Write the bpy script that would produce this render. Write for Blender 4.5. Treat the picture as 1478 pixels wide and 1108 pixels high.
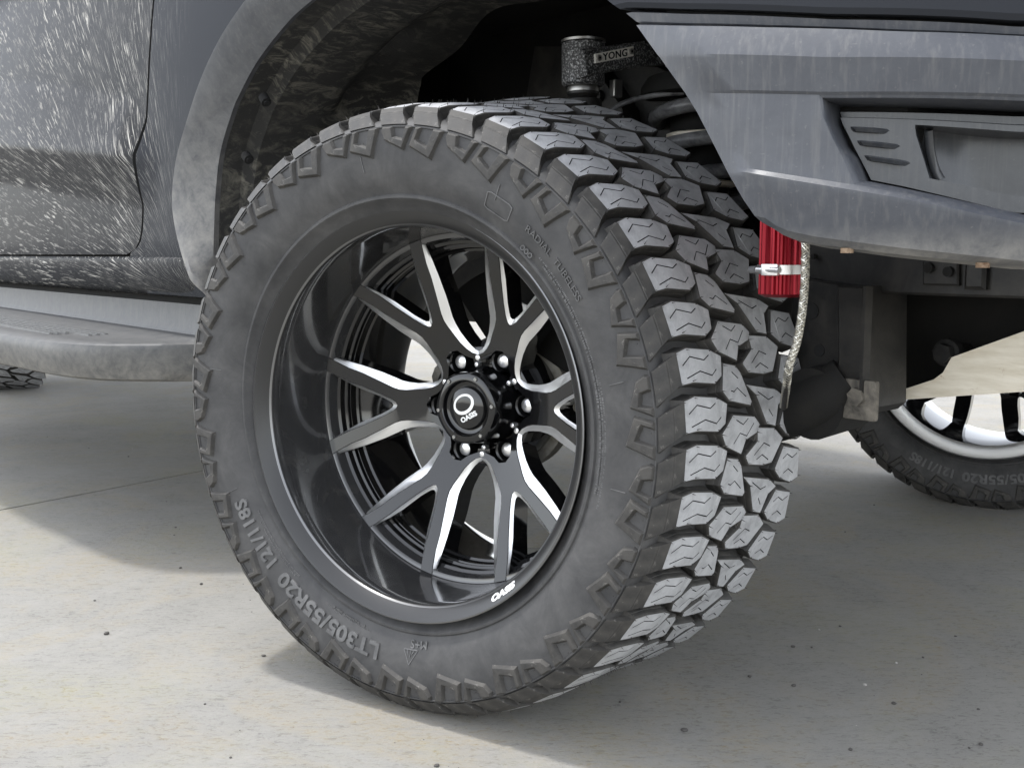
import bpy, bmesh, math, random
from mathutils import Vector, Matrix
from mathutils.geometry import tessellate_polygon
random.seed(7)
PI = math.pi
scene = bpy.context.scene
col = scene.collection
for o in list(bpy.data.objects): bpy.data.objects.remove(o)

# ---------------------------------------------------------------- camera, sky, sun, exposure
cam_d = bpy.data.cameras.new('camera'); cam = bpy.data.objects.new('camera', cam_d); col.objects.link(cam)
_r, _u, _f = (Vector(v) for v in ((0.6395, 0.7688, -0.003), (-0.095, 0.0829, 0.992), (-0.7629, 0.6341, -0.126)))
M = Matrix((( _r.x, _u.x, -_f.x, 1.1647), (_r.y, _u.y, -_f.y, -0.8731), (_r.z, _u.z, -_f.z, 0.6323), (0, 0, 0, 1)))
loc, rot, _s = M.decompose()
cam.location = loc; cam.rotation_mode = 'QUATERNION'; cam.rotation_quaternion = rot.normalized()
cam_d.sensor_width = 36; cam_d.lens = 1500 / 1478 * 36
cam_d.clip_start = 0.01; cam_d.clip_end = 5000
scene.camera = cam

SUN_TO = Vector((-0.30, -0.15, 1.0)).normalized()          # direction towards the sun
SUN_EL = math.asin(SUN_TO.z); SUN_AZ = math.atan2(SUN_TO.x, SUN_TO.y)
world = bpy.data.worlds.new('World'); scene.world = world; world.use_nodes = True
wn = world.node_tree.nodes; wl = world.node_tree.links
sky = wn.new('ShaderNodeTexSky'); sky.sky_type = 'NISHITA'; sky.sun_disc = False
sky.sun_elevation = SUN_EL; sky.sun_rotation = SUN_AZ
sky.air_density = 1.0; sky.dust_density = 1.0; sky.ozone_density = 1.0
hs = wn.new('ShaderNodeHueSaturation'); hs.inputs['Saturation'].default_value = 0.25      # thin bright overcast
wl.new(sky.outputs['Color'], hs.inputs['Color']); wl.new(hs.outputs['Color'], wn['Background'].inputs['Color'])
wn['Background'].inputs['Strength'].default_value = 0.15
sd = bpy.data.lights.new('sun', 'SUN'); sun = bpy.data.objects.new('sun', sd); col.objects.link(sun)
sd.energy = 0.8; sd.angle = math.radians(5.0); sd.color = (1.0, 0.98, 0.95)
sun.rotation_mode = 'QUATERNION'; sun.rotation_quaternion = SUN_TO.to_track_quat('Z', 'Y'); sun.location = (2, -1, 5)
scene.view_settings.view_transform = 'Standard'; scene.view_settings.look = 'None'
scene.view_settings.gamma = 1; scene.view_settings.exposure = 2.0
scene.cycles.max_bounces = 8; scene.cycles.glossy_bounces = 4; scene.cycles.diffuse_bounces = 7
scene.cycles.use_denoising = True

# ---------------------------------------------------------------- materials
def mat(name, base, rough=0.5, metal=0.0, spec=0.5, coat=0.0):
    m = bpy.data.materials.new(name); m.use_nodes = True
    b = m.node_tree.nodes['Principled BSDF']
    b.inputs['Base Color'].default_value = (*base, 1); b.inputs['Roughness'].default_value = rough
    b.inputs['Metallic'].default_value = metal; b.inputs['Specular IOR Level'].default_value = spec
    b.inputs['Coat Weight'].default_value = coat; b.inputs['Coat Roughness'].default_value = 0.04
    return m
class NT:
    def __init__(s, m): s.m = m; s.n = m.node_tree.nodes; s.l = m.node_tree.links; s.b = s.n['Principled BSDF']
    def new(s, t, **k):
        x = s.n.new(t)
        for a, v in k.items(): setattr(x, a, v)
        return x
    def link(s, a, b): s.l.new(a, b)
    def coord(s, kind='Object'): return s.new('ShaderNodeTexCoord').outputs[kind]
    def mapping(s, v, scale=(1, 1, 1), rot=(0, 0, 0), loc=(0, 0, 0)):
        x = s.new('ShaderNodeMapping'); x.inputs['Scale'].default_value = scale; x.inputs['Rotation'].default_value = rot
        x.inputs['Location'].default_value = loc; s.link(v, x.inputs['Vector']); return x.outputs['Vector']
    def noise(s, v, scale, detail=4, rough=0.6, dist=0.0):
        x = s.new('ShaderNodeTexNoise'); x.inputs['Scale'].default_value = scale; x.inputs['Detail'].default_value = detail
        x.inputs['Roughness'].default_value = rough; x.inputs['Distortion'].default_value = dist
        s.link(v, x.inputs['Vector']); return x.outputs['Fac']
    def ramp(s, f, a, b, ca=(0, 0, 0), cb=(1, 1, 1)):
        x = s.new('ShaderNodeValToRGB'); e = x.color_ramp.elements
        e[0].position = a; e[1].position = b; e[0].color = (*ca, 1); e[1].color = (*cb, 1)
        s.link(f, x.inputs['Fac']); return x.outputs['Color']
    def math(s, op, a, b=None):
        x = s.new('ShaderNodeMath', operation=op)
        for i, v in enumerate((a, b)):
            if v is None: continue
            if isinstance(v, (int, float)): x.inputs[i].default_value = v
            else: s.link(v, x.inputs[i])
        return x.outputs[0]
    def mix(s, f, a, b):
        x = s.new('ShaderNodeMix', data_type='RGBA')
        for sock, v in ((x.inputs[0], f), (x.inputs[6], a), (x.inputs[7], b)):
            if isinstance(v, (int, float)): sock.default_value = v
            elif isinstance(v, tuple): sock.default_value = (*v, 1)
            else: s.link(v, sock)
        return x.outputs[2]
    def bump(s, h, strength=0.3, dist=0.002):
        x = s.new('ShaderNodeBump'); x.inputs['Strength'].default_value = strength; x.inputs['Distance'].default_value = dist
        s.link(h, x.inputs['Height']); s.link(x.outputs['Normal'], s.b.inputs['Normal'])
    def color(s, c): s.link(c, s.b.inputs['Base Color'])
    def rough(s, c): s.link(c, s.b.inputs['Roughness'])

def rubber(name, dark, light, scale=30, rough=0.62):
    m = mat(name, dark, rough, spec=0.4); t = NT(m); c = t.coord()
    n1 = t.noise(c, scale, 6, 0.65); n2 = t.noise(c, 260, 3, 0.6); n3 = t.noise(c, 14, 6, 0.7, 2.2)
    f = t.math('MULTIPLY', n1, t.math('ADD', n3, 0.45))
    colr = t.mix(t.ramp(f, 0.28, 0.75), dark, light)
    t.color(colr); t.rough(t.ramp(n1, 0.2, 0.8, (rough - .1,) * 3, (rough + .14,) * 3))
    t.bump(t.math('ADD', t.math('MULTIPLY', n2, 0.4), n1), 0.25, 0.0012)
    return m
M_RUB = rubber('tyre rubber', (0.030, 0.030, 0.031), (0.082, 0.080, 0.078), 14)
M_BLK = rubber('tread side rubber', (0.022, 0.0215, 0.021), (0.075, 0.070, 0.063), 40)
M_TOP = rubber('tread top sheen and scuffs', (0.34, 0.343, 0.352), (0.50, 0.503, 0.512), 55, 0.5)  # sky sheen on the tread tops put into the paler colour; scuff specks follow
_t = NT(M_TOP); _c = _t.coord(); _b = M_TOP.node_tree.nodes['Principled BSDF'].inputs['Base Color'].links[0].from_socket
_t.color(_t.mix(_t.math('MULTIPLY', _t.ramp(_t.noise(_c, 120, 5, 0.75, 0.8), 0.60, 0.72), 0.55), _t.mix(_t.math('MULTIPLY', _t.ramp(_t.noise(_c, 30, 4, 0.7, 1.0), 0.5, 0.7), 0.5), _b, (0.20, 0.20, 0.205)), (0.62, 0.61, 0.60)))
_t = NT(M_BLK); _c = _t.coord(); _b = M_BLK.node_tree.nodes['Principled BSDF'].inputs['Base Color'].links[0].from_socket
_t.color(_t.mix(_t.math('MULTIPLY', _t.ramp(_t.noise(_c, 70, 6, 0.75, 0.6), 0.62, 0.74), 0.6), _b, (0.34, 0.32, 0.29)))
M_SIPE = mat('sipe', (0.01, 0.01, 0.01), 0.9)
M_TXT = rubber('raised rubber', (0.07, 0.07, 0.071), (0.15, 0.148, 0.146), 30, 0.5)
M_GLOSS = mat('gloss black paint', (0.006, 0.006, 0.0065), 0.07, 0.0, 0.45, 0.3)
M_LIP = mat('satin black lip', (0.020, 0.0197, 0.0195), 0.30, 0.0, 0.5)
def barrel_mat():
    m = mat('black barrel', (0.034, 0.034, 0.0345), 0.2, 0.0, 0.7, 0.7); t = NT(m); c = t.coord()
    n = t.noise(c, 18, 5, 0.6, 1.0); t.rough(t.ramp(n, 0.35, 0.75, (0.07,) * 3, (0.26,) * 3))
    t.color(t.mix(t.ramp(t.noise(c, 11, 6, 0.7, 2.0), 0.55, 0.8), (0.034, 0.034, 0.0345), (0.06, 0.058, 0.054)))
    return m
M_BARREL = barrel_mat()
def milled():
    m = mat('milled aluminium', (0.82, 0.82, 0.815), 0.34, 0.95); t = NT(m); c = t.coord()
    n = t.noise(t.mapping(c, (1, 1, 1)), 160, 3, 0.6); t.rough(t.ramp(n, 0.3, 0.7, (0.29,) * 3, (0.40,) * 3)); 
    return m
M_MILL = milled()
M_CHROME = mat('bright plated steel', (0.88, 0.88, 0.88), 0.30, 0.9)
M_STEEL = mat('dull steel', (0.42, 0.41, 0.39), 0.42, 1.0)
M_EDGE = mat('rim edge highlight', (0.20, 0.20, 0.20), 0.30, 0.8)  # highlight lines along the rim edges, painted as a paler metal
M_WHITE = mat('white lettering', (0.82, 0.82, 0.80), 0.4)
def cast():
    m = mat('cast iron', (0.30, 0.28, 0.24), 0.75, 0.1); t = NT(m); c = t.coord(); n = t.noise(c, 40, 6, 0.7)
    t.color(t.mix(t.ramp(n, 0.3, 0.75), (0.20, 0.18, 0.14), (0.48, 0.46, 0.41))); t.bump(n, 0.5, 0.003); return m
M_CAST = cast()
def hammer():
    m = mat('hammered black coat', (0.02, 0.02, 0.02), 0.35, 0.0, 0.6); t = NT(m); c = t.coord(); n = t.noise(c, 330, 3, 0.6)
    t.color(t.mix(t.ramp(n, 0.5, 0.7), (0.02, 0.02, 0.02), (0.5, 0.5, 0.5))); t.bump(n, 0.9, 0.002); return m  # pale speckles put the hammered finish's highlights into the colour
M_HAMMER = hammer()
def plastic(name, a, b, rough=0.6, scale=25):
    m = mat(name, a, rough, spec=0.4); t = NT(m); c = t.coord(); n = t.noise(c, scale, 7, 0.68, 0.6)
    t.color(t.mix(t.ramp(n, 0.38, 0.72), a, b)); t.bump(t.noise(c, 500, 2), 0.15, 0.0008); return m
M_FRAME = plastic('chassis paint', (0.006, 0.006, 0.006), (0.034, 0.031, 0.027), 0.5, 18)
M_DARK = plastic('dark underbody', (0.004, 0.004, 0.004), (0.012, 0.011, 0.009), 0.85, 10)
M_RUST = plastic('rusty fixing', (0.10, 0.055, 0.03), (0.34, 0.25, 0.17), 0.8, 120)
M_GRIME = plastic('grimy bracket', (0.05, 0.046, 0.04), (0.20, 0.18, 0.15), 0.7, 45)
M_BOUNCE = plastic('pale bounce underbody', (0.26, 0.25, 0.23), (0.40, 0.38, 0.35), 0.9, 8)  # floor pan made pale to bounce fill light onto the shaded ground
M_COIL = plastic('coil spring paint', (0.06, 0.06, 0.063), (0.26, 0.26, 0.262), 0.3, 30)
def red():
    m = mat('red anodised aluminium', (0.26, 0.008, 0.018), 0.30, 0.6, 0.5); return m
M_RED = red()
M_BRAID = mat('steel braid', (0.6, 0.58, 0.52), 0.35, 1.0)
def beige():
    m = mat('beige coated steel', (0.62, 0.55, 0.43), 0.55); t = NT(m); c = t.coord()
    n = t.noise(t.mapping(c, (4, 4, 22)), 5, 6, 0.65); n2 = t.noise(c, 26, 6, 0.75, 0.5)
    base = t.mix(t.ramp(n, 0.3, 0.7), (0.66, 0.59, 0.46), (0.86, 0.80, 0.68))
    t.color(t.mix(t.ramp(n2, 0.64, 0.74), base, (0.30, 0.15, 0.05))); return m
M_BEIGE = beige()

def dirt_nodes(t, c, base, dirt, streak=True, amount=0.5, height_fade=None, centre=(-0.80, 0.52)):
    sep = t.new('ShaderNodeSeparateXYZ'); t.link(c, sep.inputs[0])
    dx = t.math('SUBTRACT', sep.outputs['X'], centre[0]); dz = t.math('SUBTRACT', sep.outputs['Z'], centre[1])
    ang = t.math('ARCTAN2', dz, dx); rad = t.math('SQRT', t.math('ADD', t.math('MULTIPLY', dx, dx), t.math('MULTIPLY', dz, dz)))
    def polar(ka, kr, sc, off):
        cmb = t.new('ShaderNodeCombineXYZ'); t.link(t.math('MULTIPLY', ang, ka), cmb.inputs[0]); t.link(t.math('MULTIPLY', rad, kr), cmb.inputs[1])
        t.link(t.math('ADD', sep.outputs['Y'], off), cmb.inputs[2]); return t.noise(cmb.outputs[0], sc, 3, 0.55, 0.25)
    fine = t.ramp(polar(60, 6.0, 3.2, 0.0), 0.585, 0.68)
    long_ = t.ramp(polar(85, 6.5, 2.1, 3.1), 0.61, 0.67)
    patch = t.ramp(t.noise(c, 3.2, 4, 0.6), 0.34, 0.62)
    spk = t.ramp(t.noise(t.mapping(c, (1, 1, 1)), 190, 2, 0.5), 0.68, 0.76)
    haze = t.math('MULTIPLY', t.ramp(t.noise(c, 7, 6, 0.7, 0.8), 0.30, 0.85), 0.07)
    s = t.math('MAXIMUM', t.math('MULTIPLY', fine, 0.72), long_)
    f = t.math('MULTIPLY', s, t.math('ADD', t.math('MULTIPLY', patch, 0.85), 0.20))
    f = t.math('MAXIMUM', f, t.math('MULTIPLY', spk, 0.55))
    f = t.math('MAXIMUM', f, haze)
    f = t.math('MULTIPLY', f, amount)
    if height_fade:                                   # more mud where the wheel throws it (a fan of its own shape)
        hf = t.new('ShaderNodeMapRange'); t.link(sep.outputs[height_fade[0]], hf.inputs[0])
        hf.inputs[1].default_value = height_fade[1]; hf.inputs[2].default_value = height_fade[2]; f = t.math('MULTIPLY', f, hf.outputs[0])
    t.color(t.mix(f, base, dirt))
    return f
def paint(name, base, amount, fade=None, rough=0.25, coat=0.0, dirt=(0.52, 0.50, 0.46)):
    m = mat(name, base, rough, 0.0, 0.009, coat); t = NT(m); c = t.coord()
    f = dirt_nodes(t, c, base, dirt, amount=amount, height_fade=fade)
    t.rough(t.ramp(f, 0.0, 0.7, (rough,) * 3, (0.75,) * 3))
    t.link(t.math('MULTIPLY', t.math('SUBTRACT', 1.0, f), coat), t.b.inputs['Coat Weight'])
    return m
M_PAINT = paint('muddy grey paint', (0.030, 0.031, 0.034), 1.0)
M_FENDER = paint('grey paint', (0.034, 0.036, 0.041), 0.75, ('X', -0.72, -1.05))
def trim(name, a, b, dirtc=(0.46, 0.43, 0.37), zlow=(0.64, 0.75), amt=0.6, rough=0.5):
    m = mat(name, a, rough, 0.0, 0.5); t = NT(m); c = t.coord()
    n = t.noise(c, 34, 7, 0.75, 0.3); v = t.noise(t.mapping(c, (55, 55, 3)), 3, 4, 0.6); sp = t.noise(c, 240, 2, 0.5); sc = t.noise(t.mapping(c, (14, 14, 60), (0.3, 0.5, 0.2)), 5, 3, 0.6)
    base = t.mix(t.ramp(n, 0.3, 0.7), a, b)
    f = t.math('MULTIPLY', t.ramp(v, 0.50, 0.75), 0.55)
    f = t.math('MAXIMUM', f, t.math('MULTIPLY', t.ramp(sp, 0.66, 0.76), 0.5))
    f = t.math('MAXIMUM', f, t.math('MULTIPLY', t.ramp(sc, 0.70, 0.76), 0.55))
    sep = t.new('ShaderNodeSeparateXYZ'); t.link(c, sep.inputs[0])
    mr = t.new('ShaderNodeMapRange'); t.link(sep.outputs['Z'], mr.inputs[0]); mr.inputs[1].default_value = zlow[1]; mr.inputs[2].default_value = zlow[0]
    low = t.math('MULTIPLY', mr.outputs[0], t.ramp(n, 0.25, 0.65))
    f = t.math('MULTIPLY', f, t.math('ADD', t.math('MULTIPLY', mr.outputs[0], 0.7), 0.3))
    f = t.math('MULTIPLY', t.math('MAXIMUM', f, low), amt)
    t.color(t.mix(f, base, dirtc)); t.rough(t.ramp(f, 0, 0.8, (rough,) * 3, (0.8,) * 3)); t.bump(sp, 0.08, 0.0006)
    return m
M_BUMPER = trim('grey bumper plastic', (0.042, 0.045, 0.054), (0.060, 0.064, 0.073), zlow=(0.612, 0.655), amt=0.55, rough=0.42)
M_FLARE = trim('grey flare plastic', (0.050, 0.053, 0.060), (0.085, 0.088, 0.094), zlow=(0.58, 0.95), amt=0.42, rough=0.5)
M_STEP = trim('grey step plastic', (0.036, 0.038, 0.041), (0.070, 0.070, 0.068), zlow=(0.36, 0.47), amt=0.40, rough=0.55)
M_INSERT = trim('dark fog insert plastic', (0.034, 0.036, 0.041), (0.052, 0.055, 0.060), zlow=(0.60, 0.66), amt=0.3, rough=0.24)
def liner():
    m = mat('muddy arch liner', (0.02, 0.02, 0.019), 0.75, 0.0, 0.3); t = NT(m); c = t.coord()
    n = t.noise(t.mapping(c, (16, 7, 9), (0, 0.9, 0)), 3.4, 7, 0.72, 0.7); n2 = t.noise(c, 5, 4, 0.6); n3 = t.noise(c, 70, 4, 0.7)
    f = t.math('MULTIPLY', t.ramp(n, 0.48, 0.68), t.ramp(n2, 0.30, 0.62)); f = t.math('MAXIMUM', f, t.math('MULTIPLY', t.ramp(n3, 0.6, 0.75), 0.35))
    t.color(t.mix(t.math('MULTIPLY', f, 0.85), (0.024, 0.0235, 0.022), (0.22, 0.205, 0.165))); t.bump(n, 0.4, 0.004); return m
M_LINER = liner()
def concrete():
    m = mat('dusty concrete', (0.3, 0.29, 0.27), 0.9, 0.0, 0.2); t = NT(m); c = t.coord()
    big = t.noise(c, 1.3, 4, 0.6, 0.8); med = t.noise(c, 5, 9, 0.74, 0.3); grit = t.noise(c, 62, 8, 0.82, 0.2); fine = t.noise(c, 420, 4, 0.75)
    stain = t.noise(t.mapping(c, (1, 1, 1), loc=(3, 5, 0)), 3.4, 8, 0.66, 0.9); stain2 = t.noise(t.mapping(c, (1, 1, 1), loc=(9, 2, 0)), 2.6, 7, 0.66, 0.6)
    rc = t.mapping(c, rot=(0, 0, -0.88)); brush = t.noise(t.mapping(rc, (7, 36, 1)), 2.4, 7, 0.74, 0.9); drag = t.noise(t.mapping(rc, (13, 34, 1)), 5.0, 7, 0.80, 0.8)
    a = t.mix(t.ramp(med, 0.36, 0.66), (0.165, 0.159, 0.145), (0.350, 0.340, 0.314))
    a = t.mix(t.math('MULTIPLY', t.ramp(stain, 0.48, 0.62), 0.8), a, (0.335, 0.278, 0.175))
    a = t.mix(t.math('MULTIPLY', t.ramp(stain2, 0.50, 0.64), 0.7), a, (0.310, 0.292, 0.185))
    a = t.mix(t.math('MULTIPLY', t.ramp(big, 0.50, 0.66), 0.55), a, (0.37, 0.362, 0.34))
    a = t.mix(t.math('MULTIPLY', t.ramp(brush, 0.50, 0.62), 0.6), a, (0.150, 0.146, 0.136))
    a = t.mix(t.math('MULTIPLY', t.ramp(grit, 0.56, 0.68), 0.32), a, (0.150, 0.146, 0.137))
    a = t.mix(t.math('MULTIPLY', t.ramp(drag, 0.53, 0.62), 0.6), a, (0.125, 0.121, 0.112)); a = t.mix(t.math('MULTIPLY', t.ramp(drag, 0.45, 0.36), 0.55), a, (0.40, 0.39, 0.365))
    a = t.mix(t.math('MULTIPLY', t.ramp(grit, 0.44, 0.32), 0.3), a, (0.34, 0.335, 0.32))
    a = t.mix(t.math('MULTIPLY', t.ramp(fine, 0.60, 0.72), 0.35), a, (0.11, 0.108, 0.10))
    hsv = t.new('ShaderNodeHueSaturation'); hsv.inputs['Value'].default_value = 0.74; hsv.inputs['Saturation'].default_value = 1.2; t.link(a, hsv.inputs['Color']); a = hsv.outputs['Color']
    t.color(a); h = t.math('ADD', t.math('MULTIPLY', fine, 0.25), t.math('ADD', t.math('MULTIPLY', drag, 0.9), t.math('MULTIPLY', grit, 0.6))); t.bump(h, 0.55, 0.0035); return m
M_CONC = concrete()
M_SOIL = plastic('joint grit', (0.03, 0.028, 0.024), (0.09, 0.08, 0.065), 0.95, 60)
M_STONE = plastic('dark stone', (0.035, 0.033, 0.030), (0.14, 0.13, 0.12), 0.85, 120)
M_STONE2 = plastic('pale stone', (0.28, 0.27, 0.25), (0.5, 0.48, 0.45), 0.85, 120)

# ---------------------------------------------------------------- helpers
def link(name, me, parent=None, mats=None, matrix=None):
    o = bpy.data.objects.new(name, me); col.objects.link(o)
    if parent: o.parent = parent
    if matrix is not None: o.matrix_local = matrix
    if mats and not me.materials:
        for m in (mats if isinstance(mats, (list, tuple)) else [mats]): me.materials.append(m)
    return o
def finish(bm, name, smooth=None, recalc=True):
    if recalc: bmesh.ops.recalc_face_normals(bm, faces=bm.faces)
    me = bpy.data.meshes.new(name); bm.to_mesh(me); bm.free()
    if smooth is not None:
        for p in me.polygons: p.use_smooth = True
        try: me.set_sharp_from_angle(angle=math.radians(smooth))
        except Exception: pass
    return me
def obj(name, bm, mats, parent=None, smooth=None, matrix=None):
    return link(name, finish(bm, name, smooth), parent, mats, matrix)
def thing(name, label, cat, loc=(0, 0, 0), group=None):
    o = bpy.data.objects.new(name, None); col.objects.link(o); o.location = loc; o.empty_display_size = 0.1
    o['label'] = label; o['category'] = cat
    if group: o['group'] = group
    return o
def lathe(bm, prof, seg=96, axis='w', mi=0, t0=0.0, t1=2 * PI):
    """profile of (u, r) about the wheel axis: local point (r cos, -u, r sin)"""
    full = abs(t1 - t0 - 2 * PI) < 1e-6; rings = []
    n = seg if full else seg + 1
    for k in range(n):
        a = t0 + (t1 - t0) * k / seg; ca, sa = math.cos(a), math.sin(a)
        rings.append([bm.verts.new((r * ca, -u, r * sa)) for u, r in prof])
    for k in range(seg):
        A, B = rings[k], rings[(k + 1) % n]
        for i in range(len(prof) - 1):
            if prof[i][1] < 1e-6 and prof[i + 1][1] < 1e-6: continue
            try:
                f = bm.faces.new((A[i], A[i + 1], B[i + 1], B[i])); f.material_index = mi
            except ValueError: pass
    return rings
def box(bm, c, s, R=None, mi=0, bev=0.0):
    vs = []
    r = bmesh.ops.create_cube(bm, size=1.0); vs = r['verts']
    bmesh.ops.scale(bm, vec=s, verts=vs)
    if bev > 0:
        es = list({e for v in vs for e in v.link_edges})
        rr = bmesh.ops.bevel(bm, geom=es, offset=bev, segments=2, affect='EDGES', profile=0.6)
        vs = list({v for f in rr['faces'] for v in f.verts} | {v for v in vs if v.is_valid})
    if R is not None: bmesh.ops.transform(bm, matrix=R, verts=vs)
    bmesh.ops.translate(bm, vec=c, verts=vs)
    for f in {f for v in vs for f in v.link_faces}: f.material_index = mi
    return vs
def tube(bm, pts, rad, seg=10, cap=True, mi=0):
    pts = [Vector(p) for p in pts]; rings = []; n = len(pts)
    rads = rad if isinstance(rad, (list, tuple)) else [rad] * n
    prev = None
    for i, p in enumerate(pts):
        d = (pts[min(i + 1, n - 1)] - pts[max(i - 1, 0)]).normalized()
        if prev is None: s = d.orthogonal().normalized()
        else: s = (prev - d * prev.dot(d)).normalized()
        prev = s; t = d.cross(s)
        rings.append([bm.verts.new(p + (s * math.cos(2 * PI * k / seg) + t * math.sin(2 * PI * k / seg)) * rads[i]) for k in range(seg)])
    for i in range(n - 1):
        for k in range(seg):
            f = bm.faces.new((rings[i][k], rings[i][(k + 1) % seg], rings[i + 1][(k + 1) % seg], rings[i + 1][k])); f.material_index = mi
    if cap:
        for r in (rings[0], rings[-1]):
            f = bm.faces.new(r); f.material_index = mi
    return rings
def vcyl(bm, prof, c, seg=32, mi=0):
    """vertical lathe: profile of (z, r) about a vertical axis through c"""
    rings = [[bm.verts.new((c[0] + r * math.cos(2 * PI * k / seg), c[1] + r * math.sin(2 * PI * k / seg), z)) for z, r in prof] for k in range(seg)]
    for k in range(seg):
        A, B = rings[k], rings[(k + 1) % seg]
        for i in range(len(prof) - 1):
            f = bm.faces.new((A[i], A[i + 1], B[i + 1], B[i])); f.material_index = mi
def catmull(P, n=8):
    Q = [tuple(2 * a - b for a, b in zip(P[0], P[1]))] + list(P) + [tuple(2 * a - b for a, b in zip(P[-1], P[-2]))]; o = []
    for i in range(len(P) - 1):
        a, b, c, d = Q[i:i + 4]
        for k in range(n):
            t = k / n
            o.append(tuple(.5 * (2 * y + (z - x) * t + (2 * x - 5 * y + 4 * z - w) * t * t + (3 * y - x - 3 * z + w) * t ** 3) for x, y, z, w in zip(a, b, c, d)))
    o.append(tuple(P[-1])); return o
def lerp_at(P, x):
    """piecewise linear y(x) through points sorted by x, clamped at both ends"""
    if x <= P[0][0]: return P[0][1]
    for (a, b), (c, d) in zip(P, P[1:]):
        if x <= c: return b + (d - b) * (x - a) / (c - a)
    return P[-1][1]
def grid(bm, rows, mi=0):
    V = [[bm.verts.new(p) for p in r] for r in rows]
    for a, b in zip(V, V[1:]):
        for i in range(len(a) - 1):
            try: f = bm.faces.new((a[i], a[i + 1], b[i + 1], b[i])); f.material_index = mi
            except ValueError: pass
    return V
def prism(bm, poly, fn, d0, d1, mi=0):
    """closed slab: polygon (a, b) swept between depths d0 and d1 through fn(a, b, d)"""
    n = len(poly); A = [bm.verts.new(fn(a, b, d0)) for a, b in poly]; B = [bm.verts.new(fn(a, b, d1)) for a, b in poly]
    fs = [bm.faces.new(A), bm.faces.new(B[::-1])]
    for i in range(n): fs.append(bm.faces.new((A[i], B[i], B[(i + 1) % n], A[(i + 1) % n])))
    for f in fs: f.material_index = mi
    return fs
def offset_poly(P, d):
    """offset outwards by d (negative: inwards)"""
    n = len(P); area = sum(P[i][0] * P[(i + 1) % n][1] - P[(i + 1) % n][0] * P[i][1] for i in range(n)); sg = 1 if area > 0 else -1; o = []
    for i in range(n):
        p0, p1, p2 = Vector(P[i - 1]), Vector(P[i]), Vector(P[(i + 1) % n]); a = (p1 - p0).normalized(); b = (p2 - p1).normalized()
        na = Vector((a.y, -a.x)) * sg; nb = Vector((b.y, -b.x)) * sg; m = na + nb
        if m.length < 1e-6: m = na
        m = m.normalized(); k = d / max(0.45, m.dot(na)); o.append((p1.x + m.x * k, p1.y + m.y * k))
    return o
def relief(bm, outer, holes, fn, rings, hole_depth, mi_top=0, mi_side=0, mi_hole=0):
    """raised piece: rings = [(offset, height) ... from top to base]; holes sink by hole_depth below the top"""
    top = offset_poly(outer, rings[0][0]); h0 = rings[0][1]
    loops = [[Vector((x, y, 0)) for x, y in top]] + [[Vector((x, y, 0)) for x, y in h] for h in holes]
    flat = [p for l in loops for p in l]; V = [bm.verts.new(fn(p.x, p.y, h0)) for p in flat]
    for tri in tessellate_polygon(loops):
        try: f = bm.faces.new([V[i] for i in tri]); f.material_index = mi_top
        except ValueError: pass
    prev = V[:len(top)]
    for off, h in rings[1:]:
        q = offset_poly(outer, off); cur = [bm.verts.new(fn(x, y, h)) for x, y in q]; n = len(cur)
        for i in range(n):
            f = bm.faces.new((prev[i], prev[(i + 1) % n], cur[(i + 1) % n], cur[i])); f.material_index = mi_side
        prev = cur
    k = len(top)
    for h in holes:
        L = V[k:k + len(h)]; k += len(h); bot = [bm.verts.new(fn(x, y, h0 - hole_depth)) for x, y in h]; n = len(h)
        for i in range(n):
            f = bm.faces.new((L[i], L[(i + 1) % n], bot[(i + 1) % n], bot[i])); f.material_index = mi_hole
        f = bm.faces.new(bot); f.material_index = mi_hole
def zig(pts, w):
    """thin closed loop round a zigzag line"""
    L = []; R = []; n = len(pts)
    for i, p in enumerate(pts):
        p = Vector(p); a = Vector(pts[max(i - 1, 0)]); b = Vector(pts[min(i + 1, n - 1)]); d = (b - a).normalized(); m = Vector((-d.y, d.x)) * w / 2
        L.append(tuple(p + m)); R.append(tuple(p - m))
    return L + R[::-1]
FONT_CACHE = {}
def text_mesh(s, size, depth, bold=0.0, shear=0.0, spacing=1.0):
    cu = bpy.data.curves.new('lettering_curve', 'FONT'); cu.body = s; cu.size = size; cu.extrude = depth / 2; cu.offset = bold; cu.shear = shear
    cu.space_character = spacing; cu.resolution_u = 3
    o = bpy.data.objects.new('lettering_tmp', cu); col.objects.link(o)
    dg = bpy.context.evaluated_depsgraph_get(); dg.update()
    me = bpy.data.meshes.new_from_object(o.evaluated_get(dg)); bpy.data.objects.remove(o); bpy.data.curves.remove(cu)
    return me
# ---------------------------------------------------------------- the ground
gb = bmesh.new(); grid(gb, [[(x, y, -0.03) for y in (-1500, -2, 2, 1500)] for x in (-1500, -4, 2, 1500)])
ground = obj('ground', gb, M_SOIL); ground['kind'] = 'structure'
jy = [(-1500, 0.0)] + [(-3.0 + 0.06 * i, 0.0) for i in range(120)] + [(1500, 0.0)]
GZ = 0.019                                            # ground level: the loaded tyre stands a little inside its own radius
def joint_x(y): return -1.561 - 0.21 * max(-3.5, min(4.2, y))
def slab(x_far, side):
    bm = bmesh.new(); rr = random.Random(3 + side); top = []; low = []; far = []
    for y, _ in jy:
        x = joint_x(y) + side * (0.0035 + abs(rr.gauss(0, 0.0012)))
        far.append((x_far, y, GZ)); top.append((x, y, GZ)); low.append((x, y, GZ - .04))
    mid = [(joint_x(y) + side * 0.05, y, GZ) for y, _ in jy]
    grid(bm, [low, top, mid, far]); return obj('concrete_slab', bm, M_CONC, ground)
slab(1500, 1); slab(-1500, -1)
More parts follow.
